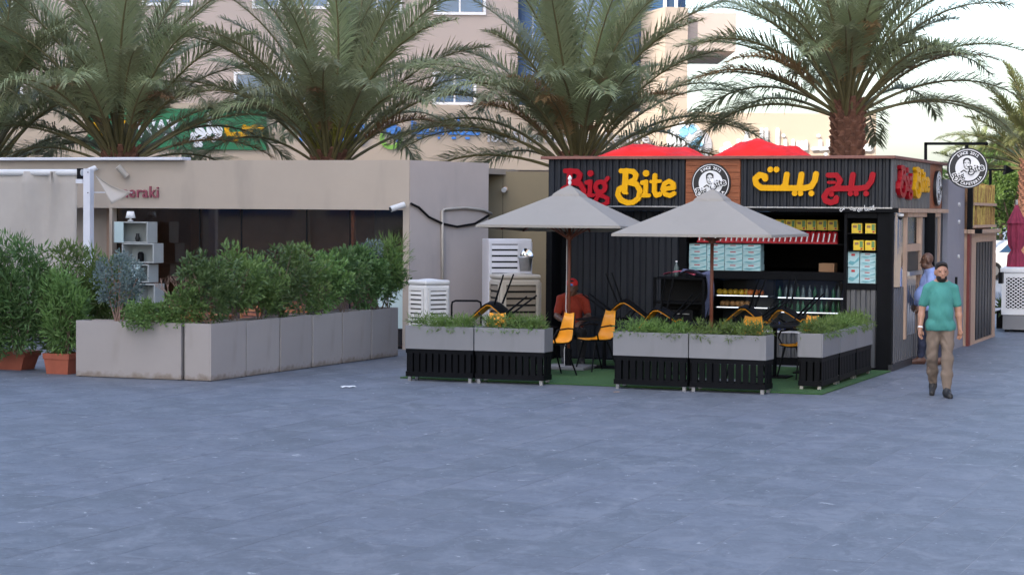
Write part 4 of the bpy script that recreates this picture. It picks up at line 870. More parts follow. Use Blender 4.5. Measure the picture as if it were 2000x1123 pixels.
# ------------------------------------------------------------------ grey planters in front of the kiosk
def grass_bed(t, L, D, h, seed, lean=-.04):
    rg = np.random.default_rng(seed); C = [(rg.uniform(.05,L-.05), rg.uniform(.03,D-.03), h+.02+.12*rg.random()**1.5) for _ in range(int(80*L))]
    link('ground_cover', leaves(C, .06, 20, .09, .013, seed, up=.45), M['leafy'], t, kind='stuff')
    C2_ = [(rg.uniform(.05,L-.05), -.02, h+.03-.04*rg.random()) for _ in range(int(8*L))]
    link('trailing_shoots', leaves(C2_, .04, 12, .07, .012, seed+1, up=-.2), M['leafy'], t, kind='stuff')
def grey_planter(label, p, ang, L, D, seed, slats=7):
    t = thing('cafe_planter', label, 'planter', p, ang + R(random.uniform(-.4,.4)), 'grey planters on slatted bases round the cafe seating'); h0, h1 = .44, .755; g_ = M['gplanter']; w_ = .018
    MB().box((.004,0,h0),(L-.004,w_,h1)).box((.004,D-w_,h0),(L-.004,D,h1)).box((.004,w_+.001,h0),(w_,D-w_-.001,h1)).box((L-w_,w_+.001,h0),(L-.004,D-w_-.001,h1)).build('box', g_, t, bevel=.004)
    MB().box((w_+.002,w_+.002,h0),(L-w_-.002,D-w_-.002,h1-.03)).build('soil', M['soil'], t)
    bk = M['blackm']
    for z0, z1 in ((.06,.13),(h0-.06,h0-.002)):
        MB().box((.012,.012,z0),(L-.012,.03,z1)).box((.012,D-.03,z0),(L-.012,D-.012,z1)).box((.012,.031,z0),(.03,D-.031,z1)).box((L-.03,.031,z0),(L-.012,D-.031,z1)).build('rail', bk, t)
    n = max(3, round(L/.105)); st = (L-.06)/n
    for y0, y1 in ((.014,.028),(D-.028,D-.014)):
        for k in range(n): MB().box((.03+st*k+.012,y0,.131),(.03+st*(k+1)-.012,y1,h0-.061)).build('slat', bk, t)
    m_ = max(2, round(D/.105)); sy = (D-.06)/m_
    for x0, x1 in ((.014,.028),(L-.028,L-.014)):
        for k in range(m_): MB().box((x0,.03+sy*k+.012,.131),(x1,.03+sy*(k+1)-.012,h0-.061)).build('slat', bk, t)
    for x in (.06,L-.06):
        for y in (.05,D-.05): MB().box((x-.022,y-.022,.0),(x+.022,y+.022,.059)).build('foot', M['galv'], t)
    grass_bed(t, L, D, h1-.03, seed)
    return t
a0, a1, b0, b1 = G(790,743), G(1064,753), G(1196,758.5), G(1497,771)
for (s_, e_, lbs, sd0) in ((a0, a1, ('outermost grey planter, in front of the small white cooler', 'grey planter before the stacked chairs, next to the turf gap'), 3), (b0, b1, ('grey planter on the kiosk side of the turf gap', 'grey planter below the second umbrella pole'), 8)):
    d = (e_-s_); L = d.length/2; d.normalize()
    for k in range(2): grey_planter(lbs[k], s_ + d*L*k, math.atan2(d.y,d.x), L-.008, .36, sd0+k)
r0, r1 = G(1606,764), G(1704,731); d = (r1-r0); L = d.length/3; d.normalize(); lf2 = Vector((-d.y,d.x,0))
for k in range(3): grey_planter(('grey planter at the front corner of the seating, side-on to the passage', 'middle grey planter of the row along the passage', 'grey planter nearest the kiosk in the row along the passage')[k], r0 + d*L*k, math.atan2(d.y,d.x), L-.008, .34, 14+k)
# ------------------------------------------------------------------ coolers, condenser and wall beside the kiosk
def louvre_panel(t, o, ax, wd_, z0, z1, n, m_frame, m_blade, nrm):
    o, ax, nrm = Vector(o), Vector(ax), Vector(nrm); fr_ = .035
    def pan(a, b, za, zb_, d0, d1, nm, m_):
        q = [o + ax*x + nrm*d + Vector((0,0,z)) for d in (d0,d1) for x, z in ((a,za),(b,za),(b,zb_),(a,zb_))]; MB().add(q, [(3,2,1,0),(4,5,6,7),(0,1,5,4),(1,2,6,5),(2,3,7,6),(3,0,4,7)]).build(nm, M[m_], t)
    pan(0,wd_,z0,z1,-.004,.001,'grille_back','blackp')
    for a, b, za, zb_ in ((0,fr_,z0,z1),(wd_-fr_,wd_,z0,z1),(fr_,wd_-fr_,z0,z0+fr_),(fr_,wd_-fr_,z1-fr_,z1)): pan(a,b,za,zb_,.002,.02,'grille_frame',m_frame)
    st = (z1-z0-2*fr_)/n
    for k in range(n):
        z = z0+fr_+st*(k+.5); q = [o + ax*x + nrm*dd + Vector((0,0,z+dz)) for x in (fr_,wd_-fr_) for dd, dz in ((.002,st*.36),(.002,st*.2),(.022,-st*.36),(.022,-st*.2))]
        MB().add(q, [(1,3,2,0),(4,6,7,5),(0,2,6,4),(2,3,7,6),(3,1,5,7),(1,0,4,5)]).build('louvre', M[m_blade], t)
def cooler(label, p, rz, sx, sy, h, m_, mb_, n=9):
    t = thing('air_cooler', label, 'air cooler', p, rz)
    MB().box((-sx/2,-sy/2,.06),(sx/2,sy/2,h-.12)).build('housing', M[m_], t, bevel=.03)
    MB().box((-sx/2-.004,-sy/2-.004,h-.118),(sx/2+.004,sy/2+.004,h-.045)).build('lid', M[m_], t, bevel=.03)
    P = [[((i/8-.5)*sx*.9, (j/8-.5)*sy*.9, h-.052+.028*math.cos((i/8-.5)*math.pi)*math.cos((j/8-.5)*math.pi)) for j in range(9)] for i in range(9)]
    MB().slab(P, (0,0,-.01)).build('dome', M[m_], t, smooth=True)
    louvre_panel(t, (-sx/2+.05,-sy/2-.001,0), (1,0,0), sx-.1, .3, h-.17, n, m_, mb_, (0,-1,0)); louvre_panel(t, (sx/2+.001,-sy/2+.05,0), (0,1,0), sy-.1, .3, h-.17, n, m_, mb_, (1,0,0)); louvre_panel(t, (-sx/2-.001,sy/2-.05,0), (0,-1,0), sy-.1, .3, h-.17, n, m_, mb_, (-1,0,0))
    for x in (-1,1):
        for y in (-1,1): MB().tube([(x*(sx/2-.06),y*(sy/2-.06),0),(x*(sx/2-.06),y*(sy/2-.06),.062)], .025, 8).build('foot', M['blackp'], t)
    return t
cA = AT(838,540,33.2); cA.z = 0; zA = AT(838,541,33.2).z
cooler('small white evaporative cooler behind the outermost grey planter', cA, R(38), .47, .47, zA, 'whitep', 'whitep', 11)
cB = AT(1010,530,33.9); cB.z = 0; zB = AT(1010,530,33.9).z; cB.x -= .03
cooler('large beige evaporative cooler with brown grille beside the kiosk', cB, R(17), .66, .62, zB, 'beigep', 'grille', 8)
lc = AT(990,467,36.2); t = thing('condenser_unit', 'white louvred condenser standing behind the large cooler', 'air conditioner', Vector((lc.x+.05,36.2,0)), R(14)); hz_ = lc.z
MB().box((-.36,0,.35),(.38,.5,hz_)).build('casing', M['whitem'], t, bevel=.012)
louvre_panel(t, (-.35,-.001,0), (1,0,0), .52, .45, hz_-.05, 13, 'whitem', 'whitem', (0,-1,0)); louvre_panel(t, (.381,.04,0), (0,1,0), .42, .45, hz_-.05, 13, 'whitem', 'whitem', (1,0,0))
for x in (-.32,.34):
    for y in (.05,.45): MB().box((x-.025,y-.025,0),(x+.025,y+.025,.349)).build('leg', M['galv'], t)
bp_ = Vector((cB.x+.16, cB.y-.05, zB+.005))
t = thing('metal_bucket', 'grey metal bucket standing on the large cooler', 'bucket', bp_); MB().lathe([(.085,0),(.11,.21),(.122,.215),(.122,.228),(.10,.228),(.078,.02)],20).build('bucket', M['galv'], t, smooth=True); MB().tube([(.12*math.cos(a), -.02-.11*abs(math.sin(a)), .2+.02*math.sin(a)) for a in [math.pi*k/10 for k in range(11)]], .005, 6).build('handle', M['galv'], t)
t = thing('metal_pot', 'shiny crumpled aluminium pot tipped into the grey bucket', 'pot', bp_+Vector((-.02,0,.21))); o = MB().lathe([(.04,0),(.09,.01),(.095,.12),(.085,.12),(.08,.02)],16).build('pot', M['chrome'], t, smooth=True); o.rotation_euler = (R(25),R(38),0)
ow0, ow1 = AT(948,335,39.2), AT(1075,335,39.2)
t = thing('panel_wall', 'olive brown panelled wall between pavilion and kiosk', 'wall', (0,39.2,0)); xm = AT(982,400,39.2).x
MB().box((ow0.x-1.0,0,0),(xm-.004,.12,ow0.z)).build('panel', M['olive'], t); MB().box((xm+.004,0,0),(ow1.x+.6,.12,ow0.z)).build('panel', M['olive'], t); MB().box((xm-.0035,.03,0),(xm+.0035,.11,ow0.z-.01)).build('joint', M['blackp'], t)
wl = AT(987,369,39.2); t = thing('wall_lamp', 'small wall lamp on the olive panel', 'lamp', (wl.x,39.19,wl.z)); MB().tube([(0,0,0),(0,-.06,0)], .045, 12).build('base', M['woodp'], t); MB().tube([(0,-.06,0),(-.03,-.16,-.03)], [.03,.045], 12).build('head', M['whitep'], t)
rl = AT(882,630,32.2); t = thing('tube_rail', 'black bent tube rail standing behind the ground cover', 'rail', (rl.x,32.2,0)); MB().tube([(0,0,0),(0,0,.92),(.01,0,.97),(.06,0,.99),(.38,0,.99),(.43,0,.97),(.44,0,.92),(.44,0,0)], .016, 8).build('rail', M['blackm'], t, smooth=True)
# ------------------------------------------------------------------ buildings behind
BY = 70.0
def b(px, py, Y=BY): q = AT(px, py, Y); return q.x, q.z
bb = thing('shopping_building', 'long pinkish grey building with blue windows and cream sign band', 'building', (0,BY,0))
xl_, zb0 = b(-120,325); xr_, zb1 = b(1712,222); _, zbl = b(600,203)
MB().box((xl_,0,zb0),(b(1175,0)[0],4,zbl)).build('sign_band', M['band'], bb, bevel=.02)
MB().box((b(1175,0)[0]+.003,.03,zb0),(xr_,4,zb1)).build('sign_band', M['band'], bb, bevel=.02)
MB().box((xl_,.9,0),(xr_-.4,3.9,zb0-.002)).build('shopfront_wall', M['cream'], bb)
for k in range(16):
    x = xl_+1.2+k*1.9
    if x+1.6 < xr_-.6: 
        wn = MB().box((x,.84,.4),(x+1.6,.9,zb0-.12)).build('shop_window', M['white'], bb); MB().box((x+.06,.82,.46),(x+1.54,.839,zb0-.18)).build('pane', M['bglass'], wn)
zu = 24.0
MB().box((xl_,4.01,0),(b(1012,0,74)[0],14,zu)).build('upper_wall', M['facade'], bb)
def window(x0, x1, z0, z1, y=4.0, mull=2):
    w_ = MB().box((x0-.09,y-.06,z0-.1),(x1+.09,y,z0-.001)).box((x0-.09,y-.06,z1),(x1+.09,y,z1+.08)).box((x0-.09,y-.06,z0),(x0,y,z1)).box((x1,y-.06,z0),(x1+.09,y,z1)).build('window', M['white'], bb)
    st = (x1-x0)/mull
    for k in range(mull):
        MB().box((x0+st*k+.03,y-.03,z0+.01),(x0+st*(k+1)-.03,y-.012,z1-.01)).build('pane', M['bglass'], w_)
        if k: MB().box((x0+st*k-.03,y-.05,z0),(x0+st*k+.03,y-.01,z1)).build('mullion', M['white'], w_)
for a, c_, yb2, mu in ((-70,22,34,2),(283,372,6,2),(498,640,12,3),(650,780,20,3),(852,944,24,2)):
    x0, z0 = b(a,yb2,74); x1, _ = b(c_,yb2,74); window(x0, x1, z0, z0+1.7, mull=mu); window(x0, x1, z0+3.6, z0+5.3, mull=mu)
for a, c_ in ((-40,40),(462,600),(850,925)):
    x0, z0 = b(a,200,74); x1, _ = b(c_,200,74); window(x0, x1, z0, z0+.95, mull=2)
gcx, gw = (b(1012,0,74)[0]+b(1262,0,74)[0])/2, (b(1262,0,74)[0]-b(1012,0,74)[0])/2
ct_ = thing('curtain_wall_tower', 'curved blue glass tower rising behind the palms', 'building', (gcx,75.2,0))
n = 12; an = [R(180+25+130*k/n) for k in range(n+1)]; gr_ = gw/math.cos(R(25))
cp = [(gr_*math.cos(a), gr_*math.sin(a)*.55) for a in an]
for k in range(n):
    (x0,y0),(x1,y1) = cp[k], cp[k+1]
    for j in range(9):
        z0, z1 = zbl-.4+2.2*j, zbl-.4+2.2*(j+1)
        MB().add([(x0,y0,z0+.02),(x1,y1,z0+.02),(x1,y1,z1-.02),(x0,y0,z1-.02)], [(0,1,2,3)]).build('glass_panel', M['bcurt'], ct_)
core = [(x*.97, y*.97+.1) for x, y in cp]; MB().prism(core + [(cp[-1][0],6),(cp[0][0],6)], 0, zbl-.4+19.6).build('core', M['bcurt'], ct_)
wb = thing('corner_block', 'cream corner block with jutting upper storey beside the glass tower', 'building', (0,71.5,0))
x0, x1 = b(1263,0,71.5)[0], b(1345,0,71.5)[0]; ztop = b(1300,14,71.5)[1]; zj0, zj1 = b(1300,97,71.5)[1], b(1300,22,71.5)[1]
MB().prism([(x0,2.2),(b(1300,0,71.5)[0],0),(x1,.2),(x1,8),(x0,8)], 0, ztop).build('wall', M['cream'], wb)
MB().prism([(x0,2.4),(b(1300,0,71.5)[0],.4),(x1-.05,.6),(x1-.05,8),(x0,8)], ztop+.001, ztop+2.2).build('glazed_storey', M['bglass'], wb)
for xx in (b(1300,0,71.5)[0], b(1322,0,71.5)[0]): MB().box((xx-.05,.22,ztop+.002),(xx+.05,.45,ztop+2.2)).build('mullion', M['white'], wb)
MB().box((x1+.003,.6,zj0),(b(1442,0,71.5)[0],7,zj1)).build('upper_storey', M['facade'], wb)
# signs on the band
def sgn(px, py, off=.0): q = AT(px, py, BY-off); return q.x, q.z
def arab(word, pxr, pxl, py, hgt, m_, par, r=.09, d=.08):
    S, wd = arabic(word, r); xr2, z = sgn(pxr,py); xl2, _ = sgn(pxl,py); kx = (xr2-xl2)/wd
    glyph([([(a*kx, c_*hgt) for a, c_ in p], rr*(kx+hgt)/2) for p, rr in S], d, min(kx,hgt)*.05, lambda a, c_, h: (xr2+a, -.002-h-OFF, z+c_)).build('lettering', M[m_], par, kind='stuff')
def latin(txt, pxl, pxr, py, m_, par, hgt, d=.08, bold=.012):
    xa_, z = sgn(pxl,py); xb_, _ = sgn(pxr,py)
    mb = text_mb(txt, 1.0, .1, lambda a, c_, h: (a, h, c_), bold=bold); w_ = max(v[0] for v in mb.v) - min(v[0] for v in mb.v); x0_ = min(v[0] for v in mb.v); kx = (xb_-xa_)/w_
    mb.v = [(xa_+(a-x0_)*kx, -.002-OFF-(h/.1)*d, z+c_*hgt) for a, h, c_ in mb.v]
    for q in split_letters(mb): q.build('letter', M[m_], par)
OFF = .09
sx0_, sz0_ = sgn(172,291); sx1_, sz1_ = sgn(521,214)
sg = thing('green_shop_sign', 'green shop signboard with white and yellow lettering', 'sign', (0,BY-.002,0)); MB().box((sx0_,-.088,sz0_),(sx1_,-.002,sz1_)).build('board', M['green_s'], sg)
latin('SUB', 184, 262, 268, 'yel_l', sg, .78, bold=.03); latin('WAY', 266, 352, 268, 'white', sg, .78, bold=.03)
arab('wAI', 432, 368, 262, .62, 'white', sg, .12); arab('SP', 518, 436, 264, .62, 'yel_l', sg, .12)
OFF = .0
sp_ = thing('pharmacy_sign', 'blue pharmacy lettering with blue and green emblem on the sign band', 'sign', (0,BY-.002,0))
latin('Ibn Sina', 588, 715, 252, 'blue_l', sp_, .36, bold=.015); latin('Pharmacy', 586, 722, 276, 'blue_l', sp_, .46, bold=.02)
x_, z_ = sgn(764,252); glyph([([(x_,z_)],.20)], .06, .02, lambda a, c_, h: (a,-.003-h,c_)).build('emblem_head', M['blue_l'], sp_)
x_, z_ = sgn(764,270); glyph([(arc(x_,z_,.30,150,390,14),.07)], .06, .02, lambda a, c_, h: (a,-.003-h,c_)).build('emblem_arms', M['lgreen'], sp_)
x_, z_ = sgn(778,262); glyph([([(x_,z_-.2),(x_,z_+.15)],.09)], .06, .02, lambda a, c_, h: (a,-.003-h,c_)).build('emblem_body', M['blue_l'], sp_)
arab('SydlyQ Abn synA', 936, 800, 262, .5, 'blue_l', sp_, .09); latin('since 1971', 850, 905, 286, 'lgreen', sp_, .2) if False else None
sm = thing('clinic_sign', 'grey raised clinic lettering in english on the sign band', 'sign', (0,BY-.002,0)); latin('Ibn Sina Medical Centre', 952, 1268, 277, 'grey_l', sm, .50, bold=.02)
em = thing('clinic_emblem', 'round pale emblem with light blue print on the sign band', 'sign', (0,BY+.02,0)); x_, z_ = sgn(1338,274)
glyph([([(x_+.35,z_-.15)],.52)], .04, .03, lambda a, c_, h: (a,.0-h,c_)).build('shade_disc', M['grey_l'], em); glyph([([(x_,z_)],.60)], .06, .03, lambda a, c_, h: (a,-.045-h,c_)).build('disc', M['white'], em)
rn = random.Random(3); glyph([([(x_+.1+.28*math.sin(k*1.3),z_+.33*math.cos(k*1.7)),(x_+.1+.28*math.sin(k*1.3)+.12,z_+.33*math.cos(k*1.7)+.1)],.07) for k in range(9)], .02, .02, lambda a, c_, h: (a,-.107-h,c_)).build('print', M['cyan_l'], em)
sa = thing('clinic_sign', 'white raised arabic lettering on the sunlit end of the sign band', 'sign', (0,BY+.026,0)); arab('mrkz Abn synA AlTbI', 1702, 1400, 292, .62, 'white', sa, .09)
# unseen buildings added: stepped tower for the square's shade, cream block for bounced light
def ap(a, p, z=0): return Vector((.673*a+.740*p, .740*a-.673*p, z))
ob = thing('office_tower', 'tall stepped office block behind the viewer across the square', 'building')
for p0, p1, h in ((-78,-45.5,118),(-45.4,-33,88),(-32.9,1.0,112)):
    q = [ap(-75,p0), ap(-75,p1), ap(-55,p1), ap(-55,p0)]; MB().prism([(v.x,v.y) for v in q], 0, h).build('wall', M['cream'], ob)
    for k in range(int(h/4)):
        q = [ap(-54.9,p0+.8), ap(-54.9,p1-.8)]; z = 2+k*4
        MB().add([(q[0].x,q[0].y,z),(q[1].x,q[1].y,z),(q[1].x,q[1].y,z+1.8),(q[0].x,q[0].y,z+1.8)], [(0,1,2,3)]).build('window_band', M['bglass'], ob)
ob2 = thing('facing_building', 'sunlit cream building on the far side of the passage out of view', 'building', (29,30,0), R(0))
MB().box((0,-50,0),(10,60,18)).build('wall', M['cream'], ob2)
for k in range(3):
    for j in range(22): MB().box((-.05,-49+5*j,1.2+4*k),(-.002,-46.6+5*j,2.8+4*k)).build('window', M['bglass'], ob2)
for k in range(3): shrub('street_tree', ['street tree before the far cream building, by its near end', 'street tree before the middle of the far cream building', 'street tree before the far end of the cream building'][k], 'tree', Vector((24,62+11*k,0)), (0,0,3.2), (2.2,2.2,1.5), 70, 30, .35, .18, 'leafy', 210+k, stems=4, spread=.6, stem_r=.1, group='street trees by the far building')  # unseen trees added to put sunlit green into the kiosk pane reflections
# ------------------------------------------------------------------ palms
fsA = frond_set(4.5, .74, 3); fsB = frond_set(4.0, .66, 5); fsC = frond_set(3.5, .62, 9, M['palms'])
def pb(px, Y): q = AT(px, 300, Y); return Vector((q.x, Y, 0))
palm('dark date palm behind the pavilion roof before the green signboard', pb(235,44), 3.55, .36, fsA, 52, 1, mx=5.4, azdry=((-1.0,60,85,.9),(-2.0,72,100,.9),(-.1,24,60,1.0)))
p2 = palm('date palm with yellow flower stalks in its crown behind the pavilion', pb(645,44), 3.5, .36, fsA, 50, 2, mx=5.0, azdry=((-1.7,76,95,.8),(-.6,40,70,1.0)))
rn = random.Random(6)
dm = MB()
for k in range(60):
    a = rn.uniform(0,6.28); e = R(rn.uniform(58,85)); L = rn.uniform(.7,1.45); d = Vector((math.cos(a)*math.cos(e), math.sin(a)*math.cos(e), math.sin(e))); s_ = Vector((math.cos(a)*.25, math.sin(a)*.25, 3.4)); dm.tube([s_, s_+d*L*.6, s_+d*L+Vector((math.cos(a)*.12,math.sin(a)*.12,-.05))], [.012,.012,.006], 5)
    for j in range(26):
        q = s_ + d*L*rn.uniform(.45,1.0) + Vector((rn.gauss(0,.035),rn.gauss(0,.035),rn.gauss(0,.04))); dm.tube([q, q+Vector((rn.gauss(0,.02),rn.gauss(0,.02),.05))], [.012,.008], 4)
dm.build('flower_stalks', M['date'], p2, kind='stuff')
palm('date palm with browned lower fronds directly behind the kiosk lettering', pb(1130,42.5), 3.45, .36, fsA, 52, 3, mx=5.4, azdry=((-2.2,66,75,.95),(-1.9,58,80,.9),(-.75,56,70,.95),(-2.6,52,70,.9),(-1.3,74,90,.9),(-.05,20,60,1.1)))
palm('date palm with stout red-brown trunk rising behind the arabic lettering', pb(1655,41), 4.45, .29, fsB, 50, 4, mx=6, azdry=((-.4,48,75,1.0),(3.5,34,60,1.05),(-2.6,44,70,1.0),(-1.5,74,95,.9),(-1.9,68,100,.8)))
palm('dark date palm at the outer end of the pavilion roof', pb(-30,45), 3.4, .36, fsA, 48, 5, mx=5.4)
palm('sunlit yellow-green date palm beyond the blade sign', pb(2015,75), 4.2, .4, fsC, 60, 6, group='sunlit palms beyond the passage')
palm('sunlit date palm behind the maroon umbrella', pb(1930,96), 3.2, .4, fsC, 50, 7, group='sunlit palms beyond the passage')
shrub('sunlit_tree', 'sunlit leafy tree seen past the reed panel', 'tree', pb(1965,88), (0,0,3.4), (2.6,2,1.5), 120, 40, .28, .14, 'leafy', 201, stems=5, spread=.5, stem_r=.09)
shrub('sunlit_tree', 'rounded sunlit tree beyond the parked car', 'tree', pb(2040,92), (0,0,2.6), (2.4,2,1.6), 120, 40, .28, .14, 'leaf', 202, stems=5, spread=.5, stem_r=.09)
# parked car far behind the maroon umbrella
cr = thing('parked_car', 'pale parked car in the sun beyond the maroon umbrella', 'car', pb(1992,78), R(10))
prof = [(-2.1,.35),(-2.15,.75),(-1.9,.88),(-1.25,.95),(-.75,1.38),(.75,1.42),(1.45,.98),(2.05,.86),(2.15,.6),(2.1,.35)]
MB().prism(prof, -.82, .82, 'y').build('body', M['white'], cr, bevel=.06)
for y, nm in ((-.83,'side_window'),(.83,'side_window')): MB().prism([(-1.1,.98),(-.7,1.32),(.65,1.35),(1.2,.99)], y-.01 if y > 0 else y+.0, y+.0 if y > 0 else y+.01, 'y').build(nm, M['bglass'], cr)
for x in (-1.3,1.3):
    for y in (-.78,.78): w_ = MB().tube([(x,y-.1,.32),(x,y+.1,.32)], .32, 18).build('tyre', M['black'], cr); MB().tube([(x,y-.11,.32),(x,y+.11,.32)], .19, 12).build('rim', M['galv'], w_)
# ------------------------------------------------------------------ umbrellas
def umbrella(label, base, rz, s, tilt=(0,0), hrim=2.10, hap=2.66):
    t = thing('cafe_umbrella', label, 'umbrella', base, rz, 'grey umbrellas over the cafe seating'); h = s/2
    MB().tube([(0,0,.06),(0,0,2.62)], .024, 12).build('pole', M['polewood'], t, smooth=True)
    MB().box((-.34,-.34,.019),(.34,.34,.065)).build('base_slab', M['gplanter'], t, bevel=.01); MB().lathe([(.05,.066),(.05,.3),(.035,.32)],14).build('base_sleeve', M['blackm'], t)
    tx, ty = tilt
    def Zt(x, y, z): return z + tx*x + ty*y
    n = 10; P = []
    seg = []
    for q in range(4):
        for k in range(n): a = -h + 2*h*k/n; seg.append([(a,-h),(h,a),(-a,h),(-h,-a)][q])
    rows = []
    for r_ in range(9):
        f = .13 + .87*r_/8; row = []
        for i, (x, y) in enumerate(seg + seg[:1]):
            rr = max(abs(x), abs(y)); dg = min(abs(x), abs(y))/h; z = hap - .03 - (hap-hrim)*f - .010*math.sin(math.pi*f)*(1-dg*.6) - (.018*(1-dg)*0 if r_ < 8 else 0)
            row.append((x*f, y*f, Zt(x*f, y*f, z)))
        rows.append(row)
    MB().slab(rows, (0,0,-.004)).build('canopy', M['canvas'], t, smooth=False)
    hem = MB(); e = rows[-1]; hem.slab([[Vector(p)+Vector((0,0,.002)) for p in e], [Vector(p)*1.0+Vector((p[0]*.004,p[1]*.004,-.035)) for p in e]], (0,0,-.0005)); hem.build('hem', M['canvas'], t)
    vr = []
    for f, dz in ((.0,.055),(.5,.045),(.85,.02),(1.0,-.02)):
        vr.append([(x*.21*f, y*.21*f, Zt(x*.21*f,y*.21*f, hap-.03-(hap-hrim)*.21*f+dz+(.014*math.sin(i*1.57) if f == 1 else 0))) for i, (x, y) in enumerate(seg+seg[:1])])
    MB().slab(vr, (0,0,-.004)).build('vent_cap', M['canvas'], t)
    MB().lathe([(.012,.0),(.022,.02),(.026,.05),(.014,.075),(.03,.09),(.03,.11),(.012,.14),(.003,.15)],12,(0,0,Zt(0,0,hap+.02))).build('finial', M['white'], t, smooth=True)
    for k in range(8):
        x, y = [(-h,-h),(0,-h),(h,-h),(h,0),(h,h),(0,h),(-h,h),(-h,0)][k]; e_ = .985; rb = MB().bar((x*.03,y*.03,Zt(x*.03,y*.03,hap-.12)), (x*e_,y*e_,Zt(x*e_,y*e_,hrim-.06)), .018, .026).build('rib', M['polewood'], t)
        MB().bar((x*.03,y*.03,1.95),(x*.5,y*.5,Zt(x*.5,y*.5,(hap+hrim)/2-.09)), .014, .02).build('strut', M['polewood'], rb)
    MB().lathe([(.05,1.92),(.05,1.99)],12).build('runner', M['polewood'], t)
    return t
uL = G(1110,722); uR = AT(1391,450,29.1); uR.z = 0
ul = umbrella('grey square umbrella over the gap in the planters with slightly raised front edge', uL, -TH+R(2), 2.16, tilt=(0,-.035), hrim=2.13, hap=2.70)
umbrella('grey square umbrella in front of the shop window', uR, -TH, 2.16, hrim=2.08, hap=2.63)
MB().tube([(-.03,-.03,2.0),(-.028,-.035,1.4),(-.03,-.05,.9),(.02,-.06,.6),(-.05,-.05,.3),(.0,-.2,.07),(-.3,-.25,.075)], .006, 6).build('power_cable', M['whitep'], ul, smooth=True)
# ------------------------------------------------------------------ tables and chairs
def make_chair():
    t = thing('cafe_chair', 'x', 'chair'); prof = [(.245,.86),(.225,.76),(.205,.66),(.185,.56),(.155,.485),(.10,.452),(0,.446),(-.12,.450),(-.215,.452)]
    wd = [.125,.145,.165,.185,.20,.205,.205,.20,.18]; P = [[(x*w_, y - .02*(1-x*x)*(1 if z < .6 else -.6)*-1, z + .018*x*x) for x in (-1,-.8,-.4,0,.4,.8,1)] for (y, z), w_ in zip(prof, wd)]
    MB().slab(P, (0,-.006,.008)).build('seat_shell', M['yellow'], t, smooth=True)
    P2 = [[(p[0]*1.03, p[1]+.006, p[2]-.008) for p in r_] for r_ in P]; MB().slab(P2, (0,.012,-.012)).build('back_cover', M['blackp'], t, smooth=True)
    for sx in (-1,1):
        MB().tube([(sx*.16,-.13,.43),(sx*.21,-.23,0)], [.016,.011], 8).build('leg', M['blackm'], t); MB().tube([(sx*.16,.08,.43),(sx*.21,.24,0)], [.016,.011], 8).build('leg', M['blackm'], t)
        MB().tube([(sx*.22,-.12,.45),(sx*.26,-.17,.56),(sx*.27,-.12,.65),(sx*.265,.05,.67),(sx*.22,.17,.66)], .012, 8).build('armrest', M['blackp'], t, smooth=True)
    return t
chair0 = make_chair(); KIDS['chair'] = list(chair0.children); first = [True]
def chair(label, loc, rot):
    if first[0]: c = chair0; first[0] = False
    else:
        c = chair0.copy(); COL.objects.link(c)
        for ch in KIDS['chair']:
            d = ch.copy(); COL.objects.link(d); d.parent = c
    c.location = loc; c.rotation_mode = 'XYZ'; c.rotation_euler = rot; c['label'] = label; c['group'] = 'yellow cafe chairs'; return c
def table(label, p, rz=-TH):
    t = thing('cafe_table', label, 'table', Vector((p[0],p[1],.018)), rz, 'black cafe tables'); MB().box((-.34,-.34,.71),(.34,.34,.735)).build('table_top', M['blackp'], t, bevel=.006); MB().tube([(0,0,.02),(0,0,.709)], .03, 12).build('column', M['blackm'], t); MB().box((-.22,-.22,0),(.22,.22,.02)).build('base', M['blackm'], t, bevel=.004)
def inverted(label, p, az, tilt=R(28), zt=.755, out=.16, up=0.):
    """a chair turned over with its seat resting on a table top: the back hangs over the edge; az = direction the back points to"""
    Rm = Matrix.Rotation(az - math.pi/2, 4, 'Z') @ Matrix.Rotation(math.pi + tilt, 4, 'X') @ Matrix.Rotation(math.pi, 4, 'Z')
    c = chair(label, (0,0,0), (0,0,0)); pivot = Rm @ Vector((0,-.215,.445)); d = Vector((math.cos(az), math.sin(az), 0))
    c.rotation_euler = Rm.to_euler(); c.location = Vector((p[0],p[1],zt)) + d*(out-.14) - pivot + Vector((0,0,.035)) + Rm.to_3x3() @ Vector((0,.03*up,-.12*up)); return c
T1 = Vector((.12,30.95,0)); T2 = Vector((1.38,32.0,0)); T3 = Vector((2.45,30.9,0)); T4 = Vector((3.72,30.35,0)); T5 = Vector((4.35,31.2,0))
table('black cafe table in front of the large cooler', T1); table('black cafe table beside the seated worker', T2); table('black cafe table before the black cart', T3); table('black cafe table before the drinks fridge', T4); table('black cafe table by the kiosk corner planters', T5)
u2 = -TH; v2 = math.pi/2-TH
inverted('upturned yellow chair on the table before the large cooler, legs leaning right', T1+U*-.1, u2+math.pi, R(40))
inverted('upturned yellow chair on the table beside the seated worker', T2, u2+.1, R(42))
inverted('upturned yellow chair on the table before the black cart', T3, u2+math.pi, R(30))
inverted('upturned yellow chair on the table before the drinks fridge, legs against the lit shelf', T4+U*-.1, u2+math.pi, R(40))
inverted('upturned yellow chair on the table by the corner planters', T5+U*-.08, u2+math.pi, R(30))
zc = .018
for lb, px, py, rz in (('upright yellow chair poking above the ground cover near the coolers', 958, 30.15, R(-25)), ('upright yellow chair at the turf gap beside the seated worker', 1166, 31.35, R(-58)), ('upright yellow chair beside the end of the outer planters, at the turf gap', 1084, 30.5, R(-60)), ('upright yellow chair above the ground cover before the lit display', 1459, 29.75, R(-28)), ('upright yellow chair in the opening between the planters', 1562, 30.2, R(-58))):
    q = AT(px, 620, py); chair(lb, Vector((q.x, py, zc)), (0,0,rz))
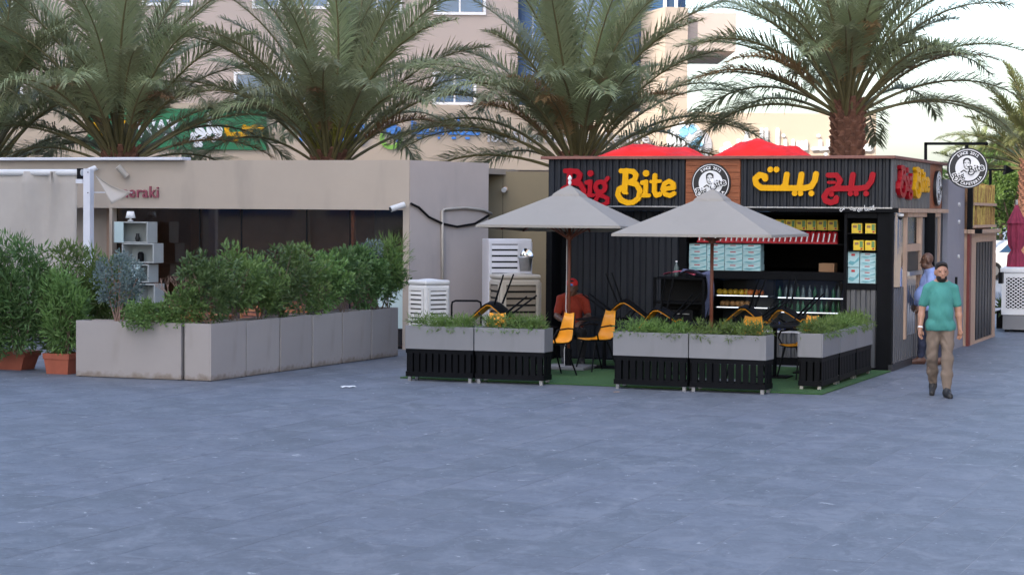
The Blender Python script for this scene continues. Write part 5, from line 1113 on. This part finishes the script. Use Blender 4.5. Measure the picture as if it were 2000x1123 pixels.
# black cart with a jacket thrown over it
ka = AT(1334,540,32.3); cart = thing('serving_cart', 'tall black cart with shelves in front of the shop window', 'cart', Vector((ka.x,32.3,.018)), -TH); ch_ = AT(1334,541,32.3).z-.02
for x in (-.38,.38):
    for y in (-.2,.2): MB().box((x-.02,y-.02,.03),(x+.02,y+.02,ch_)).build('upright', M['blackm'], cart)
for z in (.12,.55,.95,ch_-.03): MB().box((-.40,-.22,z),(.40,.22,z+.029)).build('shelf', M['blackm'], cart)
MB().box((-.355,.17,.15),(.355,.19,ch_-.04)).build('rear_panel', M['blackp'], cart); MB().box((-.355,-.15,.60),(.2,.16,.86)).build('drawer_box', M['blackp'], cart, bevel=.01); MB().tube([(-.3,-.165,.80),(.15,-.165,.80)], .008, 6).build('drawer_handle', M['galv'], cart)
for x in (-.36,.36): MB().tube([(x-.015,-.18,.03),(x+.015,-.18,.03)], .03, 10).build('wheel', M['blackp'], cart)
jm = mat('blue_jacket', (.075,.085,.15), .9, var=.35, scale=9); P = []
for i in range(25):
    t = i/24; row = []
    for j in range(17):
        s_ = j/16; s2 = s_-.5
        if t < .4: x, z = .02+ t/.4*.38, .05+.045*math.sin(t*9+s_*4)
        else: x, z = .40+.05*math.sin((t-.4)*6)+.02*math.sin(s_*16+t*4), .05-(t-.4)/.6*(.55+.12*math.sin(s_*9))
        row.append((x, s2*.42*(1-.3*max(0,t-.4))-.03, z + .018*math.sin(s_*21+t*8)))
    P.append(row)
tag(MB().slab(P, (0,0,.006)).build('jacket', jm, None, smooth=True, loc=Vector((ka.x,32.3,ch_+.03)), rz=-TH), 'dark blue jacket draped over the end of the black cart', 'jacket')
P = [[(-.25+.5*i/12, -.22+.12*j/4+.03*math.sin(i*.9), .035+.05*math.sin(i/12*3.1)+.01*math.sin(i+j)) for j in range(5)] for i in range(13)]
tag(MB().slab(P, (0,0,.005)).build('cloth', mat('coloured_cloth', (.35,.06,.10), .9, var=.6, scale=14), None, smooth=True, loc=Vector((ka.x,32.3,ch_+.022)), rz=-TH), 'crumpled reddish cloth lying on top of the black cart', 'cloth')
o = thing('plastic_bottle', 'clear bottle standing on top of the black cart', 'bottle', Vector((ka.x,32.3,ch_+.019)) + U*-.12+V*.05); MB().lathe([(.03,0),(.035,.02),(.035,.14),(.014,.2),(.014,.22)],12).build('bottle', M['bottle_c'], o, smooth=True); MB().lathe([(.016,.221),(.016,.24)],10).build('cap', M['white'], o)
# ------------------------------------------------------------------ right of the kiosk: grey container, reed-topped kiosk, blade sign
CR = B0 + V*KD; NR = G(1888,676)
gc = thing('grey_container', 'plain lilac grey container wall next to the kiosk', 'container', CR + V*.02, -TH); gl = (NR-CR).length-.04; gh = AT(1850,352,37).z
xo_ = (NR-CR).dot(U)
MB().box((-3.0,.02,0),(xo_*.5,gl,gh)).build('wall', mat('lilac_grey_paint', (.27,.265,.30), .6, var=.06, scale=1.2, dirt=((.2,.2,.22), 1.5, .6)), gc)
for y in (.5*gl,): MB().box((xo_*.5+.001,y-.05,1.0),(xo_*.5+.03,y+.05,1.25)).build('meter_box', M['blackp'], gc)
for z in (1.6,2.2,2.5): MB().tube([(xo_*.5,.62*gl,z),(xo_*.5+.03,.62*gl,z)], .035, 10).build('wall_fitting', M['whitep'], gc)
rk = thing('reed_kiosk', 'wood-framed kiosk with dark striped door and reed panels above', 'kiosk', NR, -TH); RL = 3.0
RS = lambda px, py: ((onplane(px,py,NR,U)-NR).dot(V), onplane(px,py,NR,U).z)
rt = RS(1920,455)[1]; MB().box((-2.5,.02,0),(-.02,RL,rt)).build('wall', M['woodp'], rk)
MB().box((-.019,.0,0),(.03,.22,rt)).build('edge_board', mat('dark_red_paint', (.17,.028,.02), .5, var=.15), rk); ya, yb2 = RS(1902,600)[0], RS(1941,600)[0]
for a, c_ in ((.221,ya),(yb2,RL)): MB().box((-.018,a,.0),(.025,c_,rt-.002)).build('frame_board', M['woodp'], rk)
MB().box((-.018,ya+.002,rt-.16),(.024,yb2-.002,rt-.003)).build('frame_board', M['woodp'], rk)
n = 14
for k in range(n): y = ya+.02+(yb2-ya-.04)*k/n; MB().box((-.015,y+.006,.06),(.004+.012*(k % 2),y+(yb2-ya-.04)/n-.006,rt-.17)).build('door_slat', M['charcoal'], rk)
MB().box((-.018,ya,.0),(.03,yb2,.05)).build('threshold', M['woodp'], rk); MB().box((-.3,-.05,rt+.001),(.12,RL+.3,rt+.07)).build('ledge', M['woodp'], rk)
rz0, rz1 = RS(1930,442)[1], RS(1930,362)[1]; reed = mat('reed', (.36,.24,.07), .8, var=.35, scale=20, rnd=.3)
for lev in range(2):
    z0 = rz0+.02 + lev*(rz1-rz0)*.52; z1 = z0 + (rz1-rz0)*.44
    for k in range(42):
        y = .25+(RL-.3)*k/41; MB().tube([(.02+random.uniform(-.02,.02),y,z0),(.02+random.uniform(-.03,.03),y+random.uniform(-.03,.03),z1*1.0+random.uniform(-.06,.03))], .03, 5).build('reed', reed, rk)
    MB().box((-.1,.2,z0-.04),(.08,RL,z0+.01)).build('reed_rail', M['woodp'], rk)
MB().box((-.3,.2,rt+.07),(-.05,RL,rz1-.05)).build('reed_backing', M['card'], rk)
bz0, bz1 = RS(1893,456)[1], RS(1893,365)[1]; MB().box((-.02,-.05,bz0),(.07,.06,bz1+.25)).build('black_post', M['blackm'], rk); MB().box((.071,-.04,bz0),(.24,.05,bz0+.08)).build('black_foot', M['blackm'], rk)
MB().box((.031,yb2+.35,1.0),(.10,yb2+.6,1.22)).build('lock_box', M['blackp'], rk)
SGY = 35.6
def sg_(px, py): q = AT(px, py, SGY); return Vector((q.x, SGY, q.z))
bs = thing('blade_sign', 'round black and white hanging sign on a black roof bracket', 'sign', sg_(1808,312)); o0 = sg_(1808,312)
L_ = lambda px, py: sg_(px,py)-o0
MB().bar(Vector((0,0,-.1)), L_(1808,279), .045).build('bracket_upright', M['blackm'], bs); MB().bar(L_(1806,281), L_(1922,281), .045).build('bracket_arm', M['blackm'], bs)
MB().lathe([(.004,-.035),(.025,-.028),(.036,0),(.025,.028),(.004,.035)],14,tuple(L_(1926,281))).build('end_ball', M['blackm'], bs, smooth=True); MB().bar(L_(1888,284), L_(1888,292), .05).build('hanger', M['blackm'], bs)
emblem(bs, tuple(L_(1889,329)), .335, (1,0,0), (0,0,1), (0,-1,0))
aw = thing('arrow_sign', 'small black arrow on a rod beyond the round sign', 'sign', AT(1930,332,47)); o1 = AT(1930,332,47)
e = AT(1962,332,47)-o1; e2 = AT(1981,334,47)-o1; MB().tube([(0,0,0), e], .02, 8).build('rod', M['blackm'], aw); MB().tube([e, e2], [.15,.004], 4).build('arrow_head', M['blackm'], aw); MB().tube([(.05,0,0),(.05,0,-3.0)], .03, 8).build('pole', M['blackm'], aw)
# lattice planter, closed umbrella, small pot
lp = G(1958,648); t = thing('lattice_planter', 'white planter with lattice front on a grey plinth', 'planter', lp, -TH+R(4)); hh = AT(1975,523,lp.y).z
MB().box((0,0,.05),(1.0,1.2,.34)).build('plinth', M['gplanter'], t); MB().box((-.03,-.03,.341),(1.03,1.23,hh-.1)).build('box', M['white'], t, bevel=.01); MB().box((-.06,-.06,hh-.099),(1.06,1.26,hh)).build('cap', M['white'], t, bevel=.02)
MB().box((.06,-.034,.47),(.44,-.031,hh-.19)).build('lattice_back', M['blackp'], t)
nx_, nz_ = 4, 9; cw, chh = .38/nx_, (hh-.19-.47)/nz_
for i in range(nx_):
    for j in range(nz_):
        cx, cz = .06+cw*(i+.5), .47+chh*(j+.5); mb = MB()
        for s_ in (-1,1): mb.bar((cx-s_*cw*.5,-.04,cz-chh*.5),(cx+s_*cw*.5,-.04-.002*s_,cz+chh*.5), .012, .016)
        mb.build('lattice_cell', M['white'], t)
for x in (.08,.92):
    for y in (.08,1.1): MB().box((x-.04,y-.04,0),(x+.04,y+.04,.049)).build('foot', M['blackp'], t)
mu = AT(1984,520,43.6); t = thing('closed_umbrella', 'folded maroon umbrella tied at the bottom behind the lattice planter', 'umbrella', Vector((mu.x,43.6,0))); zt2 = AT(1984,402,43.6).z
MB().tube([(0,0,0),(0,0,zt2+.12)], .025, 10).build('pole', M['galv'], t)
def folded(prof, n, amp, nm):
    P = []
    for z, r_ in prof: P.append([((r_*(1+amp*math.cos(8*q)))*math.cos(q), (r_*(1+amp*math.cos(8*q)))*math.sin(q), z) for q in [2*math.pi*k/n for k in range(n+1)]])
    MB().grid(P).build(nm, M['maroon'], t, smooth=True)
z_ = zt2; folded([(z_-1.30,.17),(z_-1.12,.155),(z_-1.0,.15),(z_-.9,.085),(z_-.8,.145),(z_-.55,.165),(z_-.3,.15),(z_-.1,.05),(z_,.02)], 48, .16, 'canopy'); folded([(z_-.36,.185),(z_-.34,.18),(z_-.1,.07),(z_+.03,.02)], 48, .10, 'top_flap')
q = G(1961,641); t = thing('plant_pot', 'dark square pot with a small leafy plant beside the lattice planter', 'pot', q, -TH); MB().box((-.14,-.14,0),(.14,.14,.36)).build('pot', M['blackp'], t, bevel=.01); MB().box((-.12,-.12,.361),(.12,.12,.365)).build('soil', M['soil'], t)
link('leaves', leaves([(0,0,.42)], .06, 16, .3, .07, 5, up=.5), M['leafd'], t, kind='stuff')
# litter
q = G(680,757); P = [[(.05*(i-2)+.01*math.sin(j*3), .03*(j-1.5), .006+.016*abs(math.sin(i*1.7+j*2.1))) for j in range(4)] for i in range(5)]
tag(MB().slab(P, (0,0,.002)).build('paper_scrap', M['white'], None, loc=q, rz=.4), 'crumpled white paper scrap lying on the slate paving', 'litter')
q = G(1204,766); P = [[(.02*(i-2), .012*(j-1), .004+.004*((i+j) % 2)) for j in range(3)] for i in range(5)]
tag(MB().slab(P, (0,0,.002)).build('paper_scrap', M['woodp'], None, loc=q, rz=.2), 'tiny torn wrapper on the paving before the planters', 'litter')
# ------------------------------------------------------------------ people
def surface(prims, res, k=.025, cuts=(), sub=()):
    """prims: ('c', p, q, r0, r1) tapered capsule | ('e', c, radii) ellipsoid; smooth union, then plane cuts (point, normal) -> mesh"""
    lo = np.array([9.]*3); hi = -lo
    for p in prims:
        if p[0] == 'c': a = np.minimum(p[1], p[2]) - max(p[3], p[4]); c = np.maximum(p[1], p[2]) + max(p[3], p[4])
        else: a = np.array(p[1]) - p[2]; c = np.array(p[1]) + p[2]
        lo = np.minimum(lo, a); hi = np.maximum(hi, c)
    lo -= 4*res; hi += 4*res; N = np.ceil((hi-lo)/res).astype(int)+1; F = np.full(N, .2, np.float32)
    ax_ = [lo[i]+np.arange(N[i])*res for i in range(3)]
    def ev(p, sl):
        X, Y, Z = np.meshgrid(ax_[0][sl[0]], ax_[1][sl[1]], ax_[2][sl[2]], indexing='ij', sparse=True)
        if p[0] == 'c':
            a, c = np.array(p[1]), np.array(p[2]); d = c-a; L2 = (d*d).sum()+1e-9
            t = np.clip(((X-a[0])*d[0]+(Y-a[1])*d[1]+(Z-a[2])*d[2])/L2, 0, 1)
            return np.sqrt((X-a[0]-t*d[0])**2+(Y-a[1]-t*d[1])**2+(Z-a[2]-t*d[2])**2) - (p[3]+(p[4]-p[3])*t)
        c, r_ = np.array(p[1]), np.array(p[2]); q = np.sqrt(((X-c[0])/r_[0])**2+((Y-c[1])/r_[1])**2+((Z-c[2])/r_[2])**2); return (q-1)*r_.min()
    def bounds(p, m):
        if p[0] == 'c': a = np.minimum(p[1], p[2]) - max(p[3], p[4]); c = np.maximum(p[1], p[2]) + max(p[3], p[4])
        else: a = np.array(p[1]) - p[2]; c = np.array(p[1]) + p[2]
        i0 = np.maximum(((a-m-lo)/res).astype(int), 0); i1 = np.minimum(((c+m-lo)/res).astype(int)+2, N); return tuple(slice(i0[i], i1[i]) for i in range(3))
    for p in prims:
        kk = p[5] if len(p) > 5 else k; sl = bounds(p, max(kk*2, 4*res)); D = ev(p, sl); A = F[sl]; h = np.maximum(kk-np.abs(A-D), 0)/kk; F[sl] = np.minimum(A, D) - h*h*kk*.25
    full = (slice(None),)*3
    for p in sub: sl = bounds(p, 4*res); F[sl] = np.maximum(F[sl], -ev(p, sl))
    for pt, nr in cuts:
        X, Y, Z = np.meshgrid(*ax_, indexing='ij', sparse=True); F = np.maximum(F, (X-pt[0])*nr[0]+(Y-pt[1])*nr[1]+(Z-pt[2])*nr[2])
    ins = F < 0; n0, n1, n2 = N-1; acc = np.zeros((n0,n1,n2,3), np.float32); cnt = np.zeros((n0,n1,n2), np.float32)
    cn = [(i,j,l) for i in (0,1) for j in (0,1) for l in (0,1)]
    g = lambda A, c: A[c[0]:c[0]+n0, c[1]:c[1]+n1, c[2]:c[2]+n2]
    for a in cn:
        for d in range(3):
            if a[d]: continue
            c = list(a); c[d] = 1; fa, fb = g(F,a), g(F,c); m = (fa < 0) != (fb < 0); t = np.where(m, fa/np.where(m, fa-fb, 1), 0)
            for i in range(3): acc[...,i] += np.where(m, a[i]+(t if i == d else 0), 0)
            cnt += m
    act = cnt > 0; idx = -np.ones(act.shape, int); idx[act] = np.arange(act.sum()); cells = np.argwhere(act)
    vs_ = lo + (cells + acc[act]/cnt[act][:,None])*res; fs_ = []
    for d in range(3):
        e, f = (d+1) % 3, (d+2) % 3; s0 = [slice(1,-1)]*3; s0[d] = slice(0,-1); s1 = list(s0); s1[d] = slice(1,None)
        A_, B_ = ins[tuple(s0)], ins[tuple(s1)]
        for flip, m in ((False, A_ & ~B_), (True, ~A_ & B_)):
            q = np.argwhere(m)
            if not len(q): continue
            off = np.ones(3, int); off[d] = 0; q = q + off
            def at_(de, df): r_ = q.copy(); r_[:,e] += de; r_[:,f] += df; return idx[r_[:,0], r_[:,1], r_[:,2]]
            quad = np.stack([at_(-1,-1), at_(0,-1), at_(0,0), at_(-1,0)], 1); fs_.append(quad[:,::-1] if flip else quad)
    fs_ = np.concatenate(fs_); fs_ = fs_[(fs_ >= 0).all(1)]
    me = bpy.data.meshes.new('figure'); me.from_pydata(vs_.tolist(), [], fs_.tolist()); me.update(); me.polygons.foreach_set('use_smooth', [True]*len(me.polygons)); return me
def wrinkle(me, amp, fr=1.0):
    n = len(me.vertices); P = np.empty(n*3); me.vertices.foreach_get('co', P); P = P.reshape(-1,3); N_ = np.empty(n*3); me.vertex_normals.foreach_get('vector', N_); N_ = N_.reshape(-1,3)
    x, y, z = P.T*fr; w1 = z*26+9*x+3*np.sin(x*17+z*5)+2.2*np.sin(y*14); w2 = z*17-19*x+2.5*np.sin(z*9+y*11); w3 = 31*x+8*z+2*np.sin(z*13)
    h = amp*(.6*np.sin(w1)*np.clip(np.sin(z*7+x*5+1),0,1) + .55*np.sin(w2)*np.clip(np.sin(x*9-z*4),0,1) + .35*np.sin(w3))
    P = P + N_*h[:,None]; me.vertices.foreach_set('co', P.ravel()); me.update(); return me
def lerp(a, c, t): return tuple(a[i]+(c[i]-a[i])*t for i in range(3))
def vadd(a, *c): return tuple(a[i]+sum(x[i] for x in c) for i in range(3))
def hand(w_, d, inw, curl=.5, s=1.0):
    """palm and five fingers; d = direction along the hand, inw = towards the body (palm side)"""
    d = Vector(d).normalized(); inw = Vector(inw); inw = (inw - d*inw.dot(d)).normalized(); ac = d.cross(inw); w_ = Vector(w_); P = []
    P.append(('c', tuple(w_), tuple(w_+d*.07*s), .024*s, .026*s, .02)); 
    for k, (o, l) in enumerate(((-.03,.062),(-.010,.074),(.010,.070),(.029,.054))):
        b0 = w_ + d*.082*s + ac*o*s; m = b0 + d*l*.5*s + inw*.010*curl; e = m + d*l*.45*s*(1-.3*curl) + inw*.030*curl*s
        P += [('c', tuple(w_+d*.03*s+ac*o*.7*s), tuple(b0), .013*s, .0105*s, .008), ('c', tuple(b0), tuple(m), .0102*s, .0095*s, .004), ('c', tuple(m), tuple(e), .0095*s, .0082*s, .004)]
    t0 = w_ + d*.025*s - ac*.02*s; t1 = t0 + (d*.7-ac*.6+inw*.3).normalized()*.042*s; P += [('c', tuple(t0), tuple(t1), .014*s, .011*s, .008), ('c', tuple(t1), tuple(t1+(d+inw*.25).normalized()*.03*s), .011*s, .009*s, .004)]
    return P
def person(label, loc, rz, J, skin, shirt, trousers, hair, shoe, shirt_fn, extra=None, scale=1.0, long_sleeve=False, beard=True, bald=False):
    t = thing('person', label, 'person', loc, rz); t.scale = (scale,)*3
    H = Vector(J['head']); fdn = Vector(J.get('face', (0,-1,0))).normalized(); sdn = fdn.cross(Vector((0,0,1))).normalized(); hp = lambda f, s_, u: tuple(H + fdn*f + sdn*s_ + Vector((0,0,u)))
    B = [('e', tuple(H+Vector((0,0,.025))), (.078,.088,.092)), ('e', hp(.02,0,-.045), (.062,.072,.072)), ('c', hp(.05,0,-.088), hp(.062,0,-.09), .028, .022), ('c', hp(.085,0,.01), hp(.104,0,-.025), .010, .015, .01),
         ('c', hp(.083,-.018,-.058), hp(.083,.018,-.058), .010, .010, .008), ('c', hp(.076,-.045,.030), hp(.083,-.012,.032), .010, .010, .01), ('c', hp(.076,.045,.030), hp(.083,.012,.032), .010, .010, .01),
         ('e', hp(-.005,.08,-.01), (.014,.018,.032)), ('e', hp(-.005,-.08,-.01), (.014,.018,.032)),
         ('c', J['neck'], tuple(H+Vector((0,0,-.07))-fdn*.015), .058, .055), ('c', J['chest'], J['neck'], .085, .055, .04), ('c', J['shl'], J['neck'], .05, .055, .03), ('c', J['shr'], J['neck'], .05, .055, .03), ('e', J['chest'], (.135,.09,.17), .0), ('e', J['pelvis'], (.13,.10,.13), .0), ('c', J['chest'], J['pelvis'], .105, .11, .04)]
    B = [p if len(p) < 4 or p[0] == 'c' else (p[0], p[1], p[2]) for p in B]
    for s_ in 'lr':
        B += [('c', J['sh'+s_], J['el'+s_], .052, .042), ('c', J['el'+s_], lerp(J['el'+s_], J['wr'+s_], .35), .041, .043), ('c', lerp(J['el'+s_], J['wr'+s_], .35), J['wr'+s_], .043, .027),
              ('c', J['hip'+s_], J['kn'+s_], .085, .056), ('c', J['kn'+s_], lerp(J['kn'+s_], J['an'+s_], .35), .055, .056), ('c', lerp(J['kn'+s_], J['an'+s_], .35), J['an'+s_], .056, .038)]
        d = Vector(J['wr'+s_])-Vector(J['el'+s_]); inw = Vector(J['pelvis'])-Vector(J['wr'+s_]); B += hand(J['wr'+s_], J.get('hd'+s_, tuple(d)), J.get('in'+s_, tuple(inw)), .6)
    link('body', surface(B, .0072), skin, t)
    # clothes
    S = [('c', J['chest'], J['pelvis'], .140, .150, .05), ('e', J['chest'], (.16,.122,.19)), ('e', J['belly'], J.get('bellyr', (.160,.146,.17))), ('c', J['shl'], J['neck'], .058, .066, .04), ('c', J['shr'], J['neck'], .058, .066, .04), ('c', vadd(J['chest'],(0,0,.08)), J['neck'], .10, .066, .04), ('e', vadd(J['pelvis'],(0,0,-.02)), (.168,.138,.14)), ('c', vadd(J['hipl'],(.01,0,.0)), vadd(J['hipr'],(-.01,0,.0)), .118, .118, .03)]
    for s_ in 'lr':
        if long_sleeve: S += [('c', J['sh'+s_], J['el'+s_], .070, .060), ('c', J['el'+s_], lerp(J['el'+s_], J['wr'+s_], .95), .058, .044)]
        else: e_ = lerp(J['sh'+s_], J['el'+s_], .72); S += [('c', J['sh'+s_], e_, .062, .062, .02)]
    cuts = [((0,0,J['hem']), (0,0,-1)), (vadd(J['neck'],(0,0,.012)), (0,-.25,.97))]
    if not long_sleeve:
        for s_ in 'lr': d = Vector(J['el'+s_])-Vector(J['sh'+s_])
    sub_ = [] if True else [('c', vadd(lerp(J['sh'+s_], J['el'+s_], .78)), lerp(J['sh'+s_], J['el'+s_], 1.1), .058, .075) for s_ in 'lr']
    link('shirt', wrinkle(surface(S, .0105, cuts=cuts, sub=sub_), .006), shirt, t)
    Tt = [('e', J['pelvis'], (.152,.125,.13)), ('c', J['hipl'], J['hipr'], .092, .092)]
    for s_ in 'lr':
        an = lerp(J['kn'+s_], J['an'+s_], .93); md = vadd(lerp(J['kn'+s_], J['an'+s_], .5), (0,.012,0)); Tt += [('c', J['hip'+s_], J['kn'+s_], .096, .072), ('c', J['kn'+s_], md, .073, .070), ('c', md, an, .072, .050)]
    link('trousers', wrinkle(surface(Tt, .0105, k=.03, cuts=[((0,0,J['waist']), (0,0,1))]), .010, 1.4), trousers, t)
    for s_ in 'lr':
        a = Vector(J['an'+s_]); fd_ = Vector(J['ft'+s_]).normalized(); up = Vector((0,0,1)) - fd_*fd_.z; up.normalize(); q = lambda f, u: tuple(a + fd_*f + up*u)
        link('shoe', surface([('c', q(-.045,-.03), q(.03,-.025), .045, .047), ('c', q(.03,-.035), q(.15,-.05), .045, .036), ('c', tuple(a+Vector((0,0,.02))), q(0,-.03), .047, .045), ('c', q(-.05,-.062), q(.165,-.068), .030, .030, .01)], .0085), shoe, t)
    if not bald:
        link('hair', surface([('e', tuple(H+Vector((0,0,.045))-fdn*.008), (.083,.093,.090)), ('e', hp(.03,0,.10), (.062,.06,.034))], .007, cuts=[(hp(.066,0,.074), tuple(fdn*.82+Vector((0,0,-.57)))), (hp(0,0,-.035), (0,0,-1))]), hair, t)
    else:
        link('hair', surface([('e', tuple(H+Vector((0,0,.03))-fdn*.004), (.0815,.0915,.092))], .008, cuts=[(hp(.04,0,.05), tuple(fdn*.9+Vector((0,0,-.42)))), (hp(0,0,-.02), (0,0,-1))]), hair, t)
    if beard: link('beard', surface([('e', hp(.022,0,-.070), (.0675,.078,.066)), ('c', hp(.086,-.03,-.052), hp(.094,0,-.044), .007, .007), ('c', hp(.086,.03,-.052), hp(.094,0,-.044), .007, .007)], .006, cuts=[(hp(.0,0,-.0), tuple(-fdn*.8+Vector((0,0,.0)))), (hp(.06,0,-.040), tuple(fdn*.40+Vector((0,0,.92))))], sub=[('c', hp(.09,-.018,-.064), hp(.09,.018,-.064), .012, .012)]), hair, t)
    for s_ in (-1,1):
        link('eye', surface([('e', hp(.078,s_*.031,.010), (.014,.010,.007))], .003), M['black'], t); link('eyebrow', surface([('c', hp(.086,s_*.014,.034), hp(.076,s_*.048,.036), .007, .005)], .003), hair, t)
    if extra: extra(t, J, hp)
    return t
def fold_mat(name, col, s=9):
    m = mat(name, col, .9, var=.10, scale=s, bump=.9, bscale=11, stretch=(1,1,.55)); return m
skin1 = mat('skin_tan', (.36,.185,.12), .5, var=.08, scale=12, sss=.05); skin2 = mat('skin_brown', (.10,.048,.030), .5, var=.08, scale=12)
hairm = mat('black_hair', (.018,.013,.011), .6, spec=.3, var=.3, scale=40, bump=.5, bscale=120); shoem = mat('black_shoe', (.012,.012,.013), .55, var=.3, scale=20)
mp = G(1835,774)
J1 = dict(pelvis=(0,.0,.93), belly=(0,-.015,1.07), chest=(.0,.0,1.25), neck=(.0,.015,1.475), head=(.0,-.012,1.595), face=(.06,-1,-.06), shl=(-.165,.01,1.385), shr=(.165,.01,1.385), ell=(-.232,.045,1.12), elr=(.228,.03,1.12), wrl=(-.262,-.03,.88), wrr=(.245,-.01,.88),
          hipl=(-.088,.0,.90), hipr=(.088,.0,.90), knl=(-.098,.02,.50), knr=(.075,-.10,.485), anl=(-.055,.20,.155), anr=(.065,-.16,.085), ftl=(-.22,-.84,-.50), ftr=(.12,-1,.0), hem=.845, waist=.97, hdl=(-.05,-.12,-1), hdr=(.02,-.10,-1), inl=(.75,-.65,0), inr=(-.75,-.65,0))
def ex1(t, J, hp):
    a, c = Vector(J['wrl']), Vector(J['ell']); d = (a-c).normalized(); p = c + d*((a-c).length*.96); MB().tube([p-d*.008, p+d*.010], .034, 16).build('wristband', M['white'], t)
person('man in a teal t-shirt and khaki trousers walking across the paving', mp, R(-2), J1, skin1, fold_mat('teal_jersey', (.055,.235,.205)), fold_mat('khaki_cotton', (.17,.128,.098), 8), hairm, shoem, None, ex1)
m2 = G(1812,712)
J2 = dict(J1, head=(0,-.03,1.615), neck=(0,.01,1.485), face=(0,-1,-.05), ell=(-.235,-.03,1.13), elr=(.235,-.02,1.13), wrl=(-.23,-.17,.93), wrr=(.23,-.16,.93), hdl=(0,-.4,-1), hdr=(0,-.4,-1), knl=(-.09,-.07,.49), knr=(.09,.03,.49), anl=(-.09,-.10,.09), anr=(.09,.16,.10), ftl=(0,-1,0), ftr=(0,-1,-.25), bellyr=(.175,.175,.18), belly=(0,-.05,1.06), hem=.84)
person('bald man in a pale blue long-sleeved shirt standing beside the kiosk hatch', m2, R(-92), J2, skin2, fold_mat('pale_blue_shirt', (.24,.32,.60)), fold_mat('navy_trousers', (.025,.03,.06)), skin2, mat('brown_shoe', (.10,.045,.03), .5), None, long_sleeve=True, beard=True, bald=True, scale=1.0)
m3 = Vector((AT(1118,600,32.95).x, 32.95, .018))
J3 = dict(pelvis=(0,.06,.50), belly=(0,.0,.66), chest=(0,-.03,.84), neck=(0,-.05,1.05), head=(-.01,-.10,1.155), face=(-.15,-1,-.25), shl=(-.185,-.03,.98), shr=(.185,-.03,.98), ell=(-.24,-.12,.72), elr=(.24,-.12,.72), wrl=(-.12,-.32,.64), wrr=(.12,-.33,.64),
          hipl=(-.09,.0,.49), hipr=(.09,.0,.49), knl=(-.13,-.42,.50), knr=(.13,-.42,.50), anl=(-.13,-.40,.09), anr=(.13,-.42,.09), ftl=(0,-1,0), ftr=(.1,-1,0), hem=.49, waist=.56, inl=(.3,0,-1), inr=(-.3,0,-1))
capm = mat('red_cap', (.50,.015,.012), .7, var=.1)
def ex3(t, J, hp):
    link('cap', surface([('e', hp(-.005,0,.062), (.092,.102,.085)), ('c', hp(.07,-.04,.052), hp(.14,0,.035), .016, .012), ('c', hp(.07,.04,.052), hp(.14,0,.035), .016, .012)], .008, cuts=[(hp(0,0,.034), (0,0,-1))]), capm, t)
    link('cap_badge', surface([('e', hp(.096,0,.07), (.035,.012,.02))], .006), M['blue_l'], t)
    MB().box((-.2,-.14,.012),(.2,.26,.40)).build('stool', M['blackp'], t) if False else None
person('seated worker in an orange-red shirt and red cap behind the umbrella pole', m3, R(0), J3, skin2, fold_mat('orange_shirt', (.24,.024,.008)), fold_mat('black_trousers', (.012,.012,.015)), hairm, shoem, None, ex3, beard=False)  # shirt colour darkened, the umbrella's shade is put into it
st = thing('stool', 'low black stool under the seated worker', 'stool', m3); MB().box((-.18,-.10,.36),(.18,.24,.395)).build('seat', M['blackp'], st, bevel=.01)
for x in (-.15,.15):
    for y in (-.07,.21): MB().tube([(x,y,0),(x*.9,y,.359)], .014, 8).build('leg', M['blackm'], st)
bpy.context.view_layer.update()
